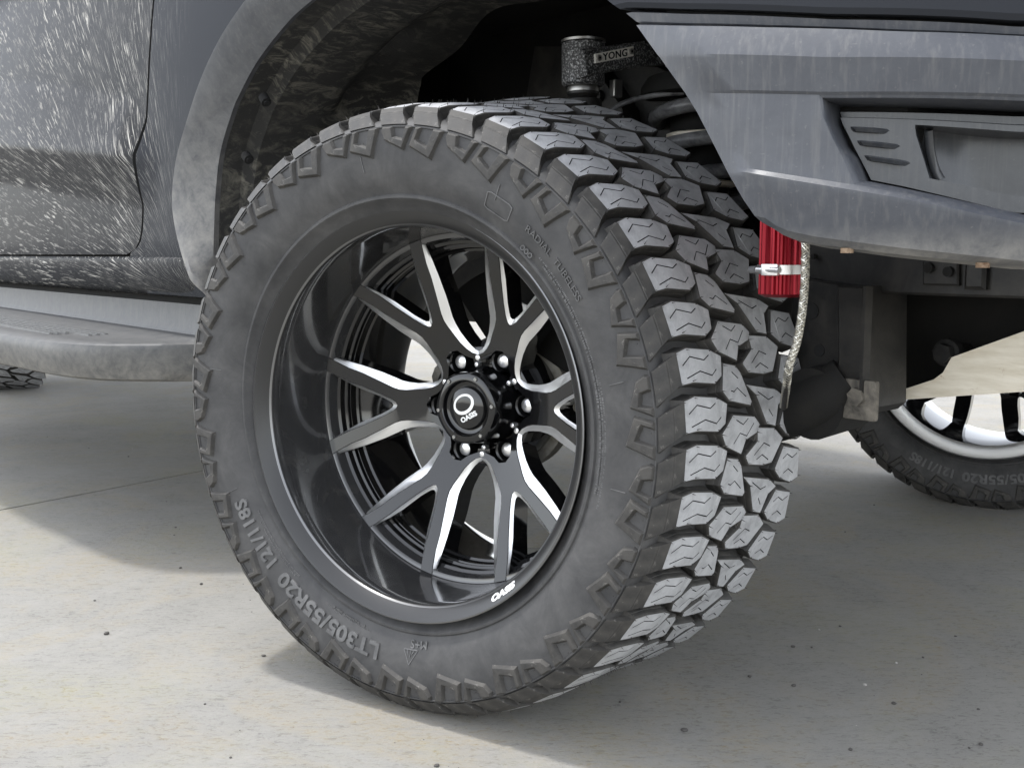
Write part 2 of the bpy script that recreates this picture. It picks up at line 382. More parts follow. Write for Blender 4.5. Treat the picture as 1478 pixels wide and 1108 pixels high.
# fine trowel ridges and dust flakes are in the material; loose stones are things of their own
def pebble_mesh(seed):
    r = random.Random(seed); bm = bmesh.new(); bmesh.ops.create_icosphere(bm, subdivisions=2, radius=1)
    sx, sy, sz = r.uniform(.8, 1.3), r.uniform(.7, 1.1), r.uniform(.5, .8)
    ph = [Vector((r.uniform(-1, 1), r.uniform(-1, 1), r.uniform(-1, 1))).normalized() for _ in range(7)]
    for v in bm.verts:
        d = v.co.normalized(); k = 1 - 0.16 * max(max(0, d.dot(q) - .55) for q in ph) * 2; v.co = Vector((d.x * sx, d.y * sy, d.z * sz)) * k
    return finish(bm, 'pebble', 35)
PEB = [pebble_mesh(s) for s in range(5)]
for i, me in enumerate(PEB): me.materials.append(M_STONE if i < 4 else M_STONE2)
def pebble(x, y, s, k, label, group='loose stones on the concrete'):
    o = link('pebble', PEB[k]); o.location = (x, y, GZ + s * 0.35); o.scale = (s, s, s); o.rotation_euler = (0, 0, random.uniform(0, 6))
    o['label'] = label; o['category'] = 'pebble'
    if group: o['group'] = group
pebble(-0.505, -0.343, 0.0046, 0, 'dark flat chip of stone lying in the bright patch left of the tyre')
pebble(0.1608, -0.2612, 0.0050, 1, 'largest dark stone, at the near edge of the sunlit concrete below the tyre')
pebble(0.326, 0.1114, 0.0044, 2, 'round grey stone in the shade just right of the tyre foot')
PEBS = [(-0.2496, 0.987), (-0.1725, 1.3822), (-2.4906, 0.1288), (-2.1877, 0.1681), (-1.9664, 0.2139), (-2.0849, 0.2693), (-1.0733, 0.0011), (-0.7725, -0.1103), (-0.6843, -0.3035), (-0.6492, -0.1207), (-0.2548, -0.1902), (0.2294, 0.5548), (0.2421, 0.5948), (0.3986, 0.5744), (0.3867, 0.6968), (0.2733, 0.3147), (0.3339, 0.3366), (0.3978, 0.4159), (0.5395, 0.4621), (0.5908, 0.3653), (0.2457, 0.4599), (0.2663, 0.4796), (0.4569, 0.3916), (0.3839, 0.523), (0.4929, 0.2289), (0.2127, 0.1091), (0.1959, -0.1877)]
for i, (x, y) in enumerate(PEBS):
    side = 'left of' if x < -0.2 else 'right of'
    pebble(x, y, random.choice((0.0022, 0.0028, 0.0034)), 4 if i % 6 == 5 else i % 4, ('tiny stone on the concrete to the left of the tyre' if x < -0.2 else 'tiny stone on the shaded concrete to the right of the tyre'), 'grit left of the tyre' if x < -0.2 else 'grit right of the tyre')
for i in range(110):
    x, y = random.uniform(-1.5, 0.6), random.uniform(-0.4, 1.2)
    if -0.5 < x < 0.2 and -0.02 < y < 0.3: continue
    left = x < -0.2
    pebble(x, y, random.choice((.0007, .0009, .0012, .0018)), i % 5, 'tiny stone on the concrete to the left of the tyre' if left else 'tiny stone on the shaded concrete to the right of the tyre', 'grit left of the tyre' if left else 'grit right of the tyre')

# ---------------------------------------------------------------- the truck
truck = thing('pickup_truck', 'mud splashed dark grey pickup truck on black deep dish wheels and knobbly off road tyres', 'pickup truck')
RW = 0.412
def wheel_matrix(centre, steer, camber):
    a, c = steer, camber
    out = Vector((-math.sin(a) * math.cos(c), -math.cos(a) * math.cos(c), math.sin(c))); fwd = Vector((math.cos(a), -math.sin(a), 0)); up = fwd.cross(-out)
    return Matrix(((fwd.x, -out.x, up.x, centre[0]), (fwd.y, -out.y, up.y, centre[1]), (fwd.z, -out.z, up.z, centre[2]), (0, 0, 0, 1)))
WM = wheel_matrix((0, 0, RW), -0.3162, 0.0371)
RC0, RK = 0.4155, -0.109
def rcone(u): return RC0 + RK * u + .085 * max(0.0, -u - .05) - .16 * max(0.0, u - .10)
def wp(u, r, deg):
    t = math.radians(deg); return Vector((r * math.cos(t), -u, r * math.sin(t)))

# ---- tyre carcass
SIDE = [(.105, .2615), (.119, .263), (.127, .2695), (.131, .2765), (.1375, .2805), (.1405, .2835), (.1405, .2865), (.1385, .2885), (.1395, .291), (.1440, .298), (.1490, .3095), (.1520, .322), (.1535, .335), (.1540, .347), (.1535, .358), (.1526, .3685), (.1542, .3692), (.1542, .3706), (.1520, .3718)]
TREAD_BASE = [(.1490, .3755), (.1380, .3800), (.1250, .3835), (.10, .3900), (.05, .3935), (0, .3985), (-.05, .404), (-.10, .4135), (-.140, .419), (-.156, .412)]
INNER = [(-.168, .392), (-.170, .362), (-.172, .345), (-.171, .325), (-.167, .305), (-.160, .290), (-.155, .2865), (-.158, .2815), (-.150, .270), (-.135, .2615)]
def us(r):
    return lerp_at([(b, a) for a, b in SIDE[9:16]], r)
def tyre_mesh():
    bm = bmesh.new(); prof = SIDE + TREAD_BASE + INNER + [(0.0, .256)]
    lathe(bm, prof + [prof[0]], 184)
    bmesh.ops.remove_doubles(bm, verts=bm.verts, dist=1e-6)
    return finish(bm, 'tyre', 38)
ME_TYRE = tyre_mesh(); ME_TYRE.materials.append(M_RUB)
# ---- tread blocks: top outlines in (axial mm, degrees) relative to the block's own angle
RS = 0.415
def to2(P, c=0.0): return [(math.radians(d - c) * RS, u / 1000) for u, d in P]
def tread_fn(x, y, h):
    r = rcone(y) + h; t = x / RS; return Vector((r * math.cos(t), -y, r * math.sin(t)))
TR = [(.0001, 0.0), (.0015, -.0007), (.0021, -.0024), (.0025, -.0072), (.0030, -.0078), (.0048, -.0165)]
def hairs(bm, P, every=1):
    for i in range(0, len(P), every):
        x, y = P[i]; p = tread_fn(x * .94, y, -.001); d = (tread_fn(x, y, 1.0) - tread_fn(x, y, 0)).normalized() + Vector((random.uniform(-.5, .5), random.uniform(-.6, .6), random.uniform(-.5, .5))) * .5
        d.normalize(); s = d.orthogonal() * .0006; t = d.cross(s); L = random.uniform(.003, .0085)
        b = [bm.verts.new(p + s), bm.verts.new(p - s * .5 + t * .87), bm.verts.new(p - s * .5 - t * .87)]; e = bm.verts.new(p + d * L)
        for k in range(3):
            f = bm.faces.new((b[k], b[(k + 1) % 3], e)); f.material_index = 1
def block_mesh(name, P, c, sipes, sw=.0013):
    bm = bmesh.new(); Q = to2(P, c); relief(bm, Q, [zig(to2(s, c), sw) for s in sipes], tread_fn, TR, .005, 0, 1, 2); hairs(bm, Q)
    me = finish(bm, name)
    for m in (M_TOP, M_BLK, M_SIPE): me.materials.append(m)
    return me
SH = [(131, 2.65), (113, 3.1), (67, 2.05), (42, .62), (48, -2.45), (66, -3.4), (112, -2.4), (131, -2.5)]
S_SH = [[(125, .5), (110, 1.69), (83, .67), (70, 1.28)], [(121, -1.64), (96, -.93), (70, -2.04), (58, -1.22)]]
def shoulder_mesh():
    bm = bmesh.new(); Q = to2(SH); relief(bm, Q, [zig(to2(s), .0014) for s in S_SH], tread_fn, TR, .005, 0, 1, 2); hairs(bm, Q)
    # the flank: slab from the tread edge down to the rib
    def strip(a0, a1, f, du, dr):
        u = .1314 + (.1526 - .1314) * f + .0035 * math.sin(PI * f) + du; r = .3958 + (.3728 - .3958) * f + dr
        return [wp(u, r, a0 + (a1 - a0) * k / 4) for k in range(5)]
    prof = []
    for f in (0, .30, .34, .38, 1.0):
        a0 = 2.55 + (0.46 - 2.55) * f; a1 = -2.4 + (-5.45 + 2.4) * f
        prof.append((f, a0, a1))
    outer = [strip(a0, a1, f, .0012 if f != .34 else .0006, 0) for f, a0, a1 in prof]
    inner = [strip(a0 + .25, a1 - .25, f, -.016 * (1 - f) - .002, -.012 * (1 - f)) for f, a0, a1 in prof]
    O = [[bm.verts.new(p) for p in r] for r in outer]; I = [[bm.verts.new(p) for p in r] for r in inner]; nf = []
    for i in range(len(O) - 1):
        for k in range(4):
            nf.append(bm.faces.new((O[i][k], O[i][k + 1], O[i + 1][k + 1], O[i + 1][k])))
        for k in (0, 4): nf.append(bm.faces.new((O[i][k], O[i + 1][k], I[i + 1][k], I[i][k])))
    for r in (0, len(O) - 1):
        for k in range(4): nf.append(bm.faces.new((O[r][k], O[r][k + 1], I[r][k + 1], I[r][k])))
    for f in nf: f.material_index = 1
    me = finish(bm, 'tread_block')
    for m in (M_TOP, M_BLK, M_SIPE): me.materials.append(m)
    return me
A2 = [(39, 11.9), (11, 11.1), (0, 9.7), (-22, 4.6), (-19, 4.1), (35, 5.8), (50, 7.6)]
B2 = [(28, 3.2), (-29, 1.9), (-43, .4), (-36, -.8), (-6, -1.5), (4, -3.7), (45, -1.6), (56, .6), (44, 1.6)]
A3 = [(-38, 15.5), (-80, 14.7), (-103, 12.6), (-82, 8.8), (-60, 8.7), (-21, 9.6), (-9, 11.2), (-40, 13.2)]
B3 = [(-11, 7.6), (-84, 5.6), (-105, 4.0), (-89, 2.9), (-83, -.5), (-62, .2), (-35, 5.6)]
C4 = [(-108, 3.3), (-150, 2.1), (-160, -3.0), (-142, -3.6), (-112, -2.4), (-93, -.5)]
BLOCKS = [(block_mesh('tread_block', A2, 8, [[(22, 10.3), (8, 9.0)], [(29, 7.3), (22, 7.0), (13, 7.5), (-8, 5.7)]]), 8, 23, 0),
          (block_mesh('tread_block', B2, 0, [[(20, 2.3), (2, 1.2), (-12, 2.0)], [(26, -1.6), (10, -.1), (-8, -.9), (-27, .9)]]), 0, 23, 0),
          (block_mesh('tread_block', A3, 12, [[(-33, 10.9), (-57, 12.6), (-72, 11.8)], [(-41, 10.0), (-55, 10.6), (-72, 9.4)]]), 12, 23, 0),
          (block_mesh('tread_block', B3, 4, [[(-40, 6.0), (-66, 4.2), (-78, 4.5)], [(-66, 2.6), (-76, 1.2)]]), 4, 23, 0),
          (block_mesh('tread_block', C4, 0, [[(-110, 1.1), (-120, 1.8), (-135, .9), (-146, 1.5)], [(-118, -1.6), (-129, -1.0), (-144, -2.0)]]), 7.75, 46, 0),
          (shoulder_mesh(), 12.55, 46, 0)]
def spin(deg): return Matrix.Rotation(math.radians(-deg), 4, 'Y')
# ---- sidewall lugs: outlines in (r, degrees) at the block's own angle
def lug_mesh(P, c):
    rb = .355
    def t2(L): return [(math.radians(d - c) * rb, r) for r, d in L]
    def fn(x, y, h):
        t = x / rb; return wp(us(y) + h, y, math.degrees(t))
    bm = bmesh.new(); Q = t2(P)
    relief(bm, Q, [], fn, [(-.0030, .0052), (-.0025, .0049), (0.0, .0002), (.0004, -.001)], .0036, 0, 0, 0)
    for k in range(5):                                  # little moulded pips
        i = k % len(P); x0, y0 = Q[i]; cx = sum(a for a, b in Q) / len(Q); cy = sum(b for a, b in Q) / len(Q)
        x, y = x0 + (cx - x0) * .34, y0 + (cy - y0) * .34
        bmesh.ops.create_cone(bm, segments=5, radius1=.0006, radius2=.0003, depth=.0012, matrix=Matrix.Translation(fn(x, y, .0048)) @ Matrix.Rotation(PI / 2, 4, 'X'))
    me = finish(bm, 'sidewall_lug'); me.materials.append(M_BLK); return me
L1 = [(.3525, 12.0), (.364, 12.9), (.3705, 12.6), (.3705, 10.0), (.3580, 9.5), (.3555, 7.6), (.3705, 7.1), (.3705, 5.3), (.3405, 7.1)]
L2 = [(.3455, 5.8), (.3705, 4.6), (.3705, 3.0), (.3555, 3.75), (.3490, 1.3), (.3705, .4), (.3705, -2.2), (.3325, -.2)]
LUGS = [(lug_mesh(L1, 8.5), 8.5), (lug_mesh(L2, 2), 2)]

def bend(me, name, r0, start, end, height, sgn=-1, u_fn=us, lift=.0, mat_=None, flat_r=True):
    """bend flat lettering round the axle; start/end degrees, tops outwards when it runs clockwise (sgn -1)"""
    xs = [v.co.x for v in me.vertices]; ys = [v.co.y for v in me.vertices]; zs = [v.co.z for v in me.vertices]
    x0, x1, y0, y1 = min(xs), max(xs), min(ys), max(ys)
    for v in me.vertices:
        t = start + (end - start) * (v.co.x - x0) / (x1 - x0); r = r0 + ((v.co.y - y0) / (y1 - y0) - .5) * height * (1 if sgn < 0 else -1)
        v.co = wp(u_fn(r) + v.co.z + lift, r, t)
    me.name = name; me.materials.clear(); me.materials.append(mat_ or M_TXT); return me
def sidewall_marks():
    out = []
    def put(s, r0, a, b, h, depth=.0016, bold=.0): out.append(bend(text_mesh(s, .02, depth, bold), 'sidewall_lettering', r0, a, b, h, lift=.0004))
    put('LT305/55R20', .3195, -95.9, -131.0, .0225, .0040, .0006); put('121/118S', .3195, -134.6, -153.8, .0215, .0040, .0006)
    put('RADIAL  TUBELESS', .3165, 50.2, 30.5, .0085, .0024); put('M+S', .2990, -81.5, -86.6, .0105, .0014)
    bm = bmesh.new()
    # rows of fine moulded print, too small to read
    rr = random.Random(5)
    for r0, a, b in ((.3005, 44, -12), (.2965, 42, -12), (.3045, 14, -16), (.3000, -127, -149), (.3040, -128, -146), (.3000, -100, -116), (.2965, -102, -113)):
        t = a; st = -1
        while t > b:
            w = rr.uniform(.12, .34); hh = rr.uniform(.0010, .0016)
            if rr.random() < .82:
                for i in (0,):
                    P = [wp(us(r0 - hh) + z, r0 + s * hh, q) for z in (.0, .0009) for s, q in ((-1, t), (1, t), (1, t - w), (-1, t - w))]; V = [bm.verts.new(p) for p in P]
                    for f in ((4, 5, 6, 7), (0, 1, 5, 4), (1, 2, 6, 5), (2, 3, 7, 6), (3, 0, 4, 7)): bm.faces.new([V[k] for k in f])
            t -= w + rr.uniform(.06, .3)
    me = finish(bm, 'fine_print'); me.materials.append(M_TXT); out.append(me)
    # moulded frame near the top right and a mountain triangle near the foot
    def bar(bm, p, q, w):
        P = []
        for z in (-.0005, .0013):
            for s in (-1, 1):
                for (r, d) in (p, q): P.append((r, d, s, z))
        (r1, d1), (r2, d2) = p, q; dx = math.radians(d2 - d1) * .314; dr = r2 - r1; L = math.hypot(dx, dr); nx, nr = -dr / L * w, dx / L * w
        V = []
        for z in (-.0005, .0013):
            for r, d, s in ((r1, d1, 1), (r1, d1, -1), (r2, d2, -1), (r2, d2, 1)):
                V.append(bm.verts.new(wp(us(r + s * nr) + z, r + s * nr, d + math.degrees(s * nx / .314))))
        for f in ((4, 5, 6, 7), (0, 1, 5, 4), (1, 2, 6, 5), (2, 3, 7, 6), (3, 0, 4, 7)): bm.faces.new([V[k] for k in f])
    loop = [(.3035, 61.4), (.3055, 62.3), (.3225, 62.3), (.3245, 61.4), (.3245, 56.2), (.3225, 55.3), (.3055, 55.3), (.3035, 56.2)]
    bm = bmesh.new()
    for p, q in zip(loop, loop[1:] + loop[:1]): bar(bm, p, q, .0006)
    me = finish(bm, 'moulded_frame'); me.materials.append(M_TXT); out.append(me); bm = bmesh.new()
    tri = [(.3060, -84.2), (.3060, -88.4), (.3250, -86.6)]
    for p, q in zip(tri, tri[1:] + tri[:1]): bar(bm, p, q, .0005)
    bar(bm, (.3065, -86.2), (.3150, -86.4), .0004); bar(bm, (.3065, -85.2), (.3120, -85.9), .0004); bar(bm, (.3065, -87.2), (.3120, -86.9), .0004)
    me = finish(bm, 'mountain_emblem'); me.materials.append(M_TXT); out.append(me)
    for a in (171.5, -157, 97, 12, -9.5, 60):             # radial mould seams
        bm = bmesh.new(); bar(bm, (.318, a), (.338, a + .25), .0004); me = finish(bm, 'mould_seam'); me.materials.append(M_TXT); out.append(me)
    out.append(bend(text_mesh('OOO', .02, .0012, .0002), 'sidewall_lettering', .2925, 49.4, 45.6, .0065, lift=.0002))
    return out
MARKS = sidewall_marks()

def merged(name, items, mats):
    """several meshes turned about the axle, joined in one mesh"""
    bm = bmesh.new()
    for me, deg in items:
        n0 = len(bm.verts); bm.from_mesh(me); bm.verts.ensure_lookup_table(); R = spin(deg)
        for v in bm.verts[n0:]: v.co = R @ v.co
    me = bpy.data.meshes.new(name); bm.to_mesh(me); bm.free()
    for m in mats: me.materials.append(m)
    return me
PIV = Matrix.Translation((0, -.134, 0))
SEAT = PIV @ Matrix.Rotation(math.radians(2.3), 4, 'X') @ PIV.inverted()      # the loaded tyre leans on its rim
def tyre_at(matrix, detail, label=None, roll=0.0):
    t = link('tyre', ME_TYRE, truck); t.matrix_local = matrix @ SEAT if detail else matrix
    if label: t['label'] = label
    if detail:
        for me, deg0, n, _ in BLOCKS:
            for k in range(n):
                o = link('tread_block', me, t); o.matrix_local = spin(deg0 + k * 360 / n)
        for me, deg0 in LUGS:
            for k in range(23):
                o = link('sidewall_lug', me, t); o.matrix_local = spin(deg0 + k * 360 / 23)
        for me in MARKS:
            o = link(me.name.split('.')[0], me, t)
            if me.name in ('fine_print', 'moulded_frame', 'mountain_emblem'): o['kind'] = 'stuff'
    else:
        o = link('tread', ME_TREAD, t); o['kind'] = 'stuff'; o.matrix_local = spin(roll)
        for me, deg0 in LUGS:
            for k in range(23):
                o = link('sidewall_lug', me, t); o.matrix_local = spin(deg0 + roll + k * 360 / 23)
        for me in MARKS:
            if not me.name.startswith('sidewall_lettering'): continue
            o = link('sidewall_lettering', me, t); o.matrix_local = spin(roll)
    return t
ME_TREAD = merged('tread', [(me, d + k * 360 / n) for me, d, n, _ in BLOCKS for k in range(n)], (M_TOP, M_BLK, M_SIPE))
tyre_at(WM, True, 'near front tyre with deep shoulder blocks and raised lettering')
T = 1.6785
WM_FAR = wheel_matrix((-.035, T, RW + .002), -0.294, -0.02)
tyre_at(WM_FAR, False, 'far front tyre seen under the bumper', 34.0)
WM_REAR = wheel_matrix((-4.05, .33, RW + .012), 0, 0)
tyre_at(WM_REAR, False, 'rear tyre behind the side step', 20.0)

# ---------------------------------------------------------------- wheel rim
PHI = 3.05
def spoke_u(r): return -.027 + .336 * (r - .138)
RIM = [(.100, .2605), (.118, .2615), (.126, .2655), (.1325, .2700), (.1348, .2700), (.1356, .2685), (.1350, .2665), (.1203, .2528), (.1180, .2507), (.1150, .2494), (.100, .2490), (.030, .2480), (.0125, .2476), (.0085, .2466), (.0075, .2445), (.0070, .2400), (-.008, .2370), (-.0105, .2330), (-.0200, .2325), (-.0215, .2290), (-.0235, .2290), (-.0245, .2325), (-.0275, .2325), (-.0290, .2280), (-.0400, .2270), (-.0420, .2235), (-.060, .2225), (-.130, .2270), (-.158, .2300), (-.170, .2340), (-.1745, .2420), (-.1745, .2640), (-.168, .2680), (-.160, .2640), (-.150, .2560), (-.060, .2420), (.02, .2540), (.09, .2560), (.100, .2605)]
def rim_mesh():
    bm = bmesh.new(); R = lathe(bm, RIM, 160)
    bmesh.ops.remove_doubles(bm, verts=bm.verts, dist=1e-6)
    for f in bm.faces:
        c = f.calc_center_median(); u = -c.y; r = math.hypot(c.x, c.z)
        f.material_index = 4 if (.1170 < u < .1198 and .2503 < r < .2522) or (u > .1349 and r > .2680) else 0 if u > .1165 and r > .249 else (1 if -.005 < u < .1165 and r < .2497 else (3 if u < -.169 and r > .236 else 2))
    me = finish(bm, 'wheel_rim', 32)
    for m in (M_LIP, M_BARREL, M_GLOSS, M_CHROME, M_EDGE): me.materials.append(m)
    return me
ME_RIM = rim_mesh()
# half of one Y spoke: per station the hole-side mill edge, face edge (outer), face edge (inner), V-hole mill edge, as (r mm, degrees from the spoke axis)
ST = [((246.6, 17.8), (246.4, 17.6), (246.4, 12.5), (246.6, 12.3)),
      ((236, 17.9), (236, 16.9), (236, 11.8), (236, 11.45)),
      ((216, 18.0), (214, 15.7), (212, 10.2), (214, 9.4)),
      ((194, 18.0), (192, 15.0), (192, 9.0), (195, 7.6)),
      ((165, 17.6), (162, 12.8), (160, 6.0), (163, 4.7)),
      ((145, 16.7), (143, 10.9), (145, 3.7), (151.5, 2.8)),
      ((134, 16.0), (133, 10.3), (138, 1.8), (146, 1.5)),
      ((124, 16.1), (123, 10.8), (135.5, 0), (144, 0)),
      ((110, 17.2), (109, 12.5), (112, 0), None),
      ((97, 19.8), (96, 14.5), (91.5, 0), None),
      ((88.5, 22.5), (85.5, 18.2), (87.5, 7.7), None),
      ((83, 25.9), (78.5, 23.0), (77, 12.7), None),
      ((80.2, 30), (74.8, 30), (66, 30), None)]
def spoke_mesh():
    bm = bmesh.new(); DEP = .040
    def P(p, s, du): r = p[0] / 1000; return wp(spoke_u(r) + du, r, p[1] * s)
    def back(p, s): r = p[0] / 1000; return wp(min(spoke_u(r) - .026, -.032) - .016, r, p[1] * s)
    for s in (1, -1):
        Mo = [bm.verts.new(P(a, s, -.0055)) for a, b, c, d in ST]; Mo2 = [bm.verts.new(P(((a[0] * 2 + b[0]) / 3, (a[1] * 2 + b[1]) / 3), s, -.0036)) for a, b, c, d in ST]
        O = [bm.verts.new(P(b, s, -.0010)) for a, b, c, d in ST]; O2 = [bm.verts.new(P((b[0], b[1] - math.degrees(.0009 / (b[0] / 1000)) if i < 12 else b[1]), s, 0)) for i, (a, b, c, d) in enumerate(ST)]
        I2 = [bm.verts.new(P((c[0], c[1] + (math.degrees(.0009 / (c[0] / 1000)) if i < 7 else 0)), s, 0)) for i, (a, b, c, d) in enumerate(ST)]
        I = [bm.verts.new(P(ST[i][2], s, -.0010)) for i in range(8)]; Hh = [bm.verts.new(P(ST[i][3], s, -.0042)) for i in range(8)]
        MB = [bm.verts.new(back(a, s)) for a, b, c, d in ST]; HB = [bm.verts.new(back(ST[i][3], s)) for i in range(8)]
        IB = [bm.verts.new(back(ST[i][2], s) + Vector((0, -.0, 0))) for i in range(9, 13)]
        def q(a, b, mi):
            for i in range(min(len(a), len(b)) - 1):
                try: f = bm.faces.new((a[i], a[i + 1], b[i + 1], b[i])); f.material_index = mi; f.smooth = True
                except ValueError: pass
        q(O2, I2, 0); q(O, O2, 0); q(Mo, Mo2, 1); q(Mo2, O, 1); q(I2[:8], I, 0); q(I, Hh, 1); q(MB, Mo, 2); q(Hh, HB, 2); q(HB, MB[:8], 2)
        q(I2[9:], IB, 2); q(IB, MB[9:], 2)
        pass
    bmesh.ops.remove_doubles(bm, verts=bm.verts, dist=2e-5)
    me = finish(bm, 'spoke', 28)
    for m in (M_GLOSS, M_MILL, M_GLOSS): me.materials.append(m)
    return me
ME_SPOKE = spoke_mesh()
def nut_mesh():
    bm = bmesh.new(); c = .0745
    def ring(prof, seg, mi):
        R = [[bm.verts.new(Vector((c + r * math.cos(2 * PI * k / seg), -u, r * math.sin(2 * PI * k / seg)))) for u, r in prof] for k in range(seg)]
        for k in range(seg):
            for i in range(len(prof) - 1):
                f = bm.faces.new((R[k][i], R[k][i + 1], R[(k + 1) % seg][i + 1], R[(k + 1) % seg][i])); f.material_index = mi
    ring([(-.082, .0116), (-.064, .0112), (-.0596, .0100), (-.0576, .0070), (-.0570, .0003)], 18, 0)
    me = finish(bm, 'lug_nut', 40); me.materials.append(M_CHROME); return me
def pocket_mesh():
    bm = bmesh.new(); c = .0745; seg = 28; prof = [(-.083, .0170), (-.052, .0160), (-.0505, .0152), (-.0520, .0146), (-.083, .0134)]
    R = [[bm.verts.new(Vector((c + r * math.cos(2 * PI * k / seg), -u, r * math.sin(2 * PI * k / seg)))) for u, r in prof] for k in range(seg)]
    for k in range(seg):
        for i in range(len(prof) - 1): bm.faces.new((R[k][i], R[k][i + 1], R[(k + 1) % seg][i + 1], R[(k + 1) % seg][i]))
    me = finish(bm, 'nut_pocket', 40); me.materials.append(M_GLOSS); return me
def pad_mesh():
    bm = bmesh.new()
    rows = [[wp(u, r, a) for a in (-9, -7.5, 7.5, 9)] for u, r in ((-.083, .088), (-.0535, .0865), (-.0525, .0835), (-.0545, .0640), (-.083, .0600))]
    grid(bm, rows); me = finish(bm, 'hub_pad', 30); me.materials.append(M_GLOSS); return me
def bolt_mesh(c, u0, r, h, m, name, dome=True):
    bm = bmesh.new(); seg = 12; prof = [(u0, r), (u0 + h * .7, r), (u0 + h, r * .75), (u0 + h, r * .45), (u0 + h * .55, r * .42), (u0 + h * .55, .0001)] if not dome else [(u0, r), (u0 + h * .6, r), (u0 + h * .9, r * .75), (u0 + h, .0001)]
    R = [[bm.verts.new(Vector((c + q * math.cos(2 * PI * k / seg), -u, q * math.sin(2 * PI * k / seg)))) for u, q in prof] for k in range(seg)]
    for k in range(seg):
        for i in range(len(prof) - 1): bm.faces.new((R[k][i], R[k][i + 1], R[(k + 1) % seg][i + 1], R[(k + 1) % seg][i]))
    me = finish(bm, name, 40); me.materials.append(m); return me
ME_NUT, ME_POCKET, ME_PAD = nut_mesh(), pocket_mesh(), pad_mesh()
ME_HBOLT = bolt_mesh(.0705, -.054, .0050, .006, M_CHROME, 'hub_bolt'); ME_CBOLT = bolt_mesh(.0462, -.0125, .0030, .0035, M_STEEL, 'cap_bolt', False)
ME_CSTUD = bolt_mesh(.0605, -.058, .0042, .010, M_CHROME, 'hub_bolt')
def hub_mesh():
    bm = bmesh.new(); lathe(bm, [(-.083, .0), (-.083, .094), (-.100, .096), (-.125, .090), (-.125, .0)], 64)
    bmesh.ops.remove_doubles(bm, verts=bm.verts, dist=1e-6); me = finish(bm, 'hub_flange', 40); me.materials.append(M_GLOSS); return me
ME_HUB = hub_mesh()
def cap_mesh():
    bm = bmesh.new(); seg = 120
    prof = [(-.083, .0560), (-.064, .0575), (-.056, .0580), (-.050, .0560), (-.036, .0552), (-.026, .0548), (-.0185, .0540), (-.0150, .0528), (-.0122, .0508), (-.0112, .0490), (-.0110, .0405), (-.0122, .0392), (-.0190, .0372), (-.0205, .0340), (-.0205, .0316), (-.0170, .0306), (-.0150, .0290), (-.0125, .0200), (-.0115, .0100), (-.0112, .0)]
    rings = lathe(bm, prof, seg)
    for k, r in enumerate(rings):                       # six flats with scallops between the bolts
        a = (k / seg * 360 - 7.0) % 60 - 30; w = math.cos(math.radians(a * 6)) * .5 + .5
        for i in range(3, 10):
            v = r[i]; d = Vector((v.co.x, 0, v.co.z)); f = 1 - (.050 if i < 8 else .030) * w * (1 if i > 3 else .6); v.co.x *= f; v.co.z *= f
    bmesh.ops.remove_doubles(bm, verts=bm.verts, dist=1e-6); me = finish(bm, 'centre_cap', 30); me.materials.append(M_GLOSS); return me
ME_CAP = cap_mesh()
def logo_mesh():
    bm = bmesh.new(); n = 40
    def dome(r): return lerp_at([(0, -.0112), (.010, -.0115), (.020, -.0125), (.029, -.0150), (.031, -.017)], r) + .0004
    ca, sa = math.cos(math.radians(28)), math.sin(math.radians(28))
    O, I = [], []
    for k in range(n):
        t = 2 * PI * k / n
        for L, a, b, ox, oy in ((O, .0185, .0142, 0, .0062), (I, .0142, .0102, .0, .0070)):
            x, y = a * math.cos(t) + ox, b * math.sin(t) + oy; X, Y = x * ca - y * sa, x * sa + y * ca; L.append((X, Y))
    vo = [bm.verts.new((x, -dome(math.hypot(x, y)), y)) for x, y in O]; vi = [bm.verts.new((x, -dome(math.hypot(x, y)), y)) for x, y in I]
    for k in range(n): bm.faces.new((vo[k], vo[(k + 1) % n], vi[(k + 1) % n], vi[k]))
    me = finish(bm, 'cap_emblem'); me.materials.append(M_WHITE)
    t = text_mesh('OASIS', .0085, .0002, .0004, 0.0, 1.0)
    xs = [v.co.x for v in t.vertices]; cx = (min(xs) + max(xs)) / 2; k = .030 / (max(xs) - min(xs))
    for v in t.vertices:
        x, y = (v.co.x - cx) * k, v.co.y * 1.15 - .0165; X, Y = x * ca - y * sa, x * sa + y * ca; v.co = Vector((X, -dome(math.hypot(X, Y)) - .0002 - v.co.z, Y))
    t.name = 'cap_lettering'; t.materials.clear(); t.materials.append(M_WHITE)
    return me, t
ME_LOGO, ME_LOGOT = logo_mesh()
def lip_u(r): return .1200 + (.1350 - .1200) * (r - .2525) / (.2665 - .2525)
ME_LIPT = bend(text_mesh('OASIS', .02, .0003, .0012), 'rim_lettering', .2590, -57.3, -47.8, .0085, sgn=1, u_fn=lip_u, lift=.0006, mat_=M_WHITE)
# the letters read outwards-down there: tops towards the hub
def rim_at(matrix, label, front=True):
    r = link('wheel_rim', ME_RIM, truck); r.matrix_local = matrix
    if label: r['label'] = label
    for k in range(6):
        for me, off in ((ME_SPOKE, 0), (ME_NUT, 1.2), (ME_POCKET, 1.2), (ME_PAD, 31), (ME_HBOLT, 31)):
            o = link(me.name, me, r); o.matrix_local = spin(PHI + off + 60 * k)
    link('hub_flange', ME_HUB, r); link('centre_cap', ME_CAP, r)
    if front:
        for k in range(6):
            o = link('cap_bolt', ME_CBOLT, r); o.matrix_local = spin(7.3 + 60 * k)
            o = link('hub_bolt', ME_CSTUD, r); o.matrix_local = spin(37 + 60 * k)
        link('cap_emblem', ME_LOGO, r); link('cap_lettering', ME_LOGOT, r); link('rim_lettering', ME_LIPT, r)
    return r
rim_at(WM, 'deep dish gloss black rim with bright milled spoke edges')
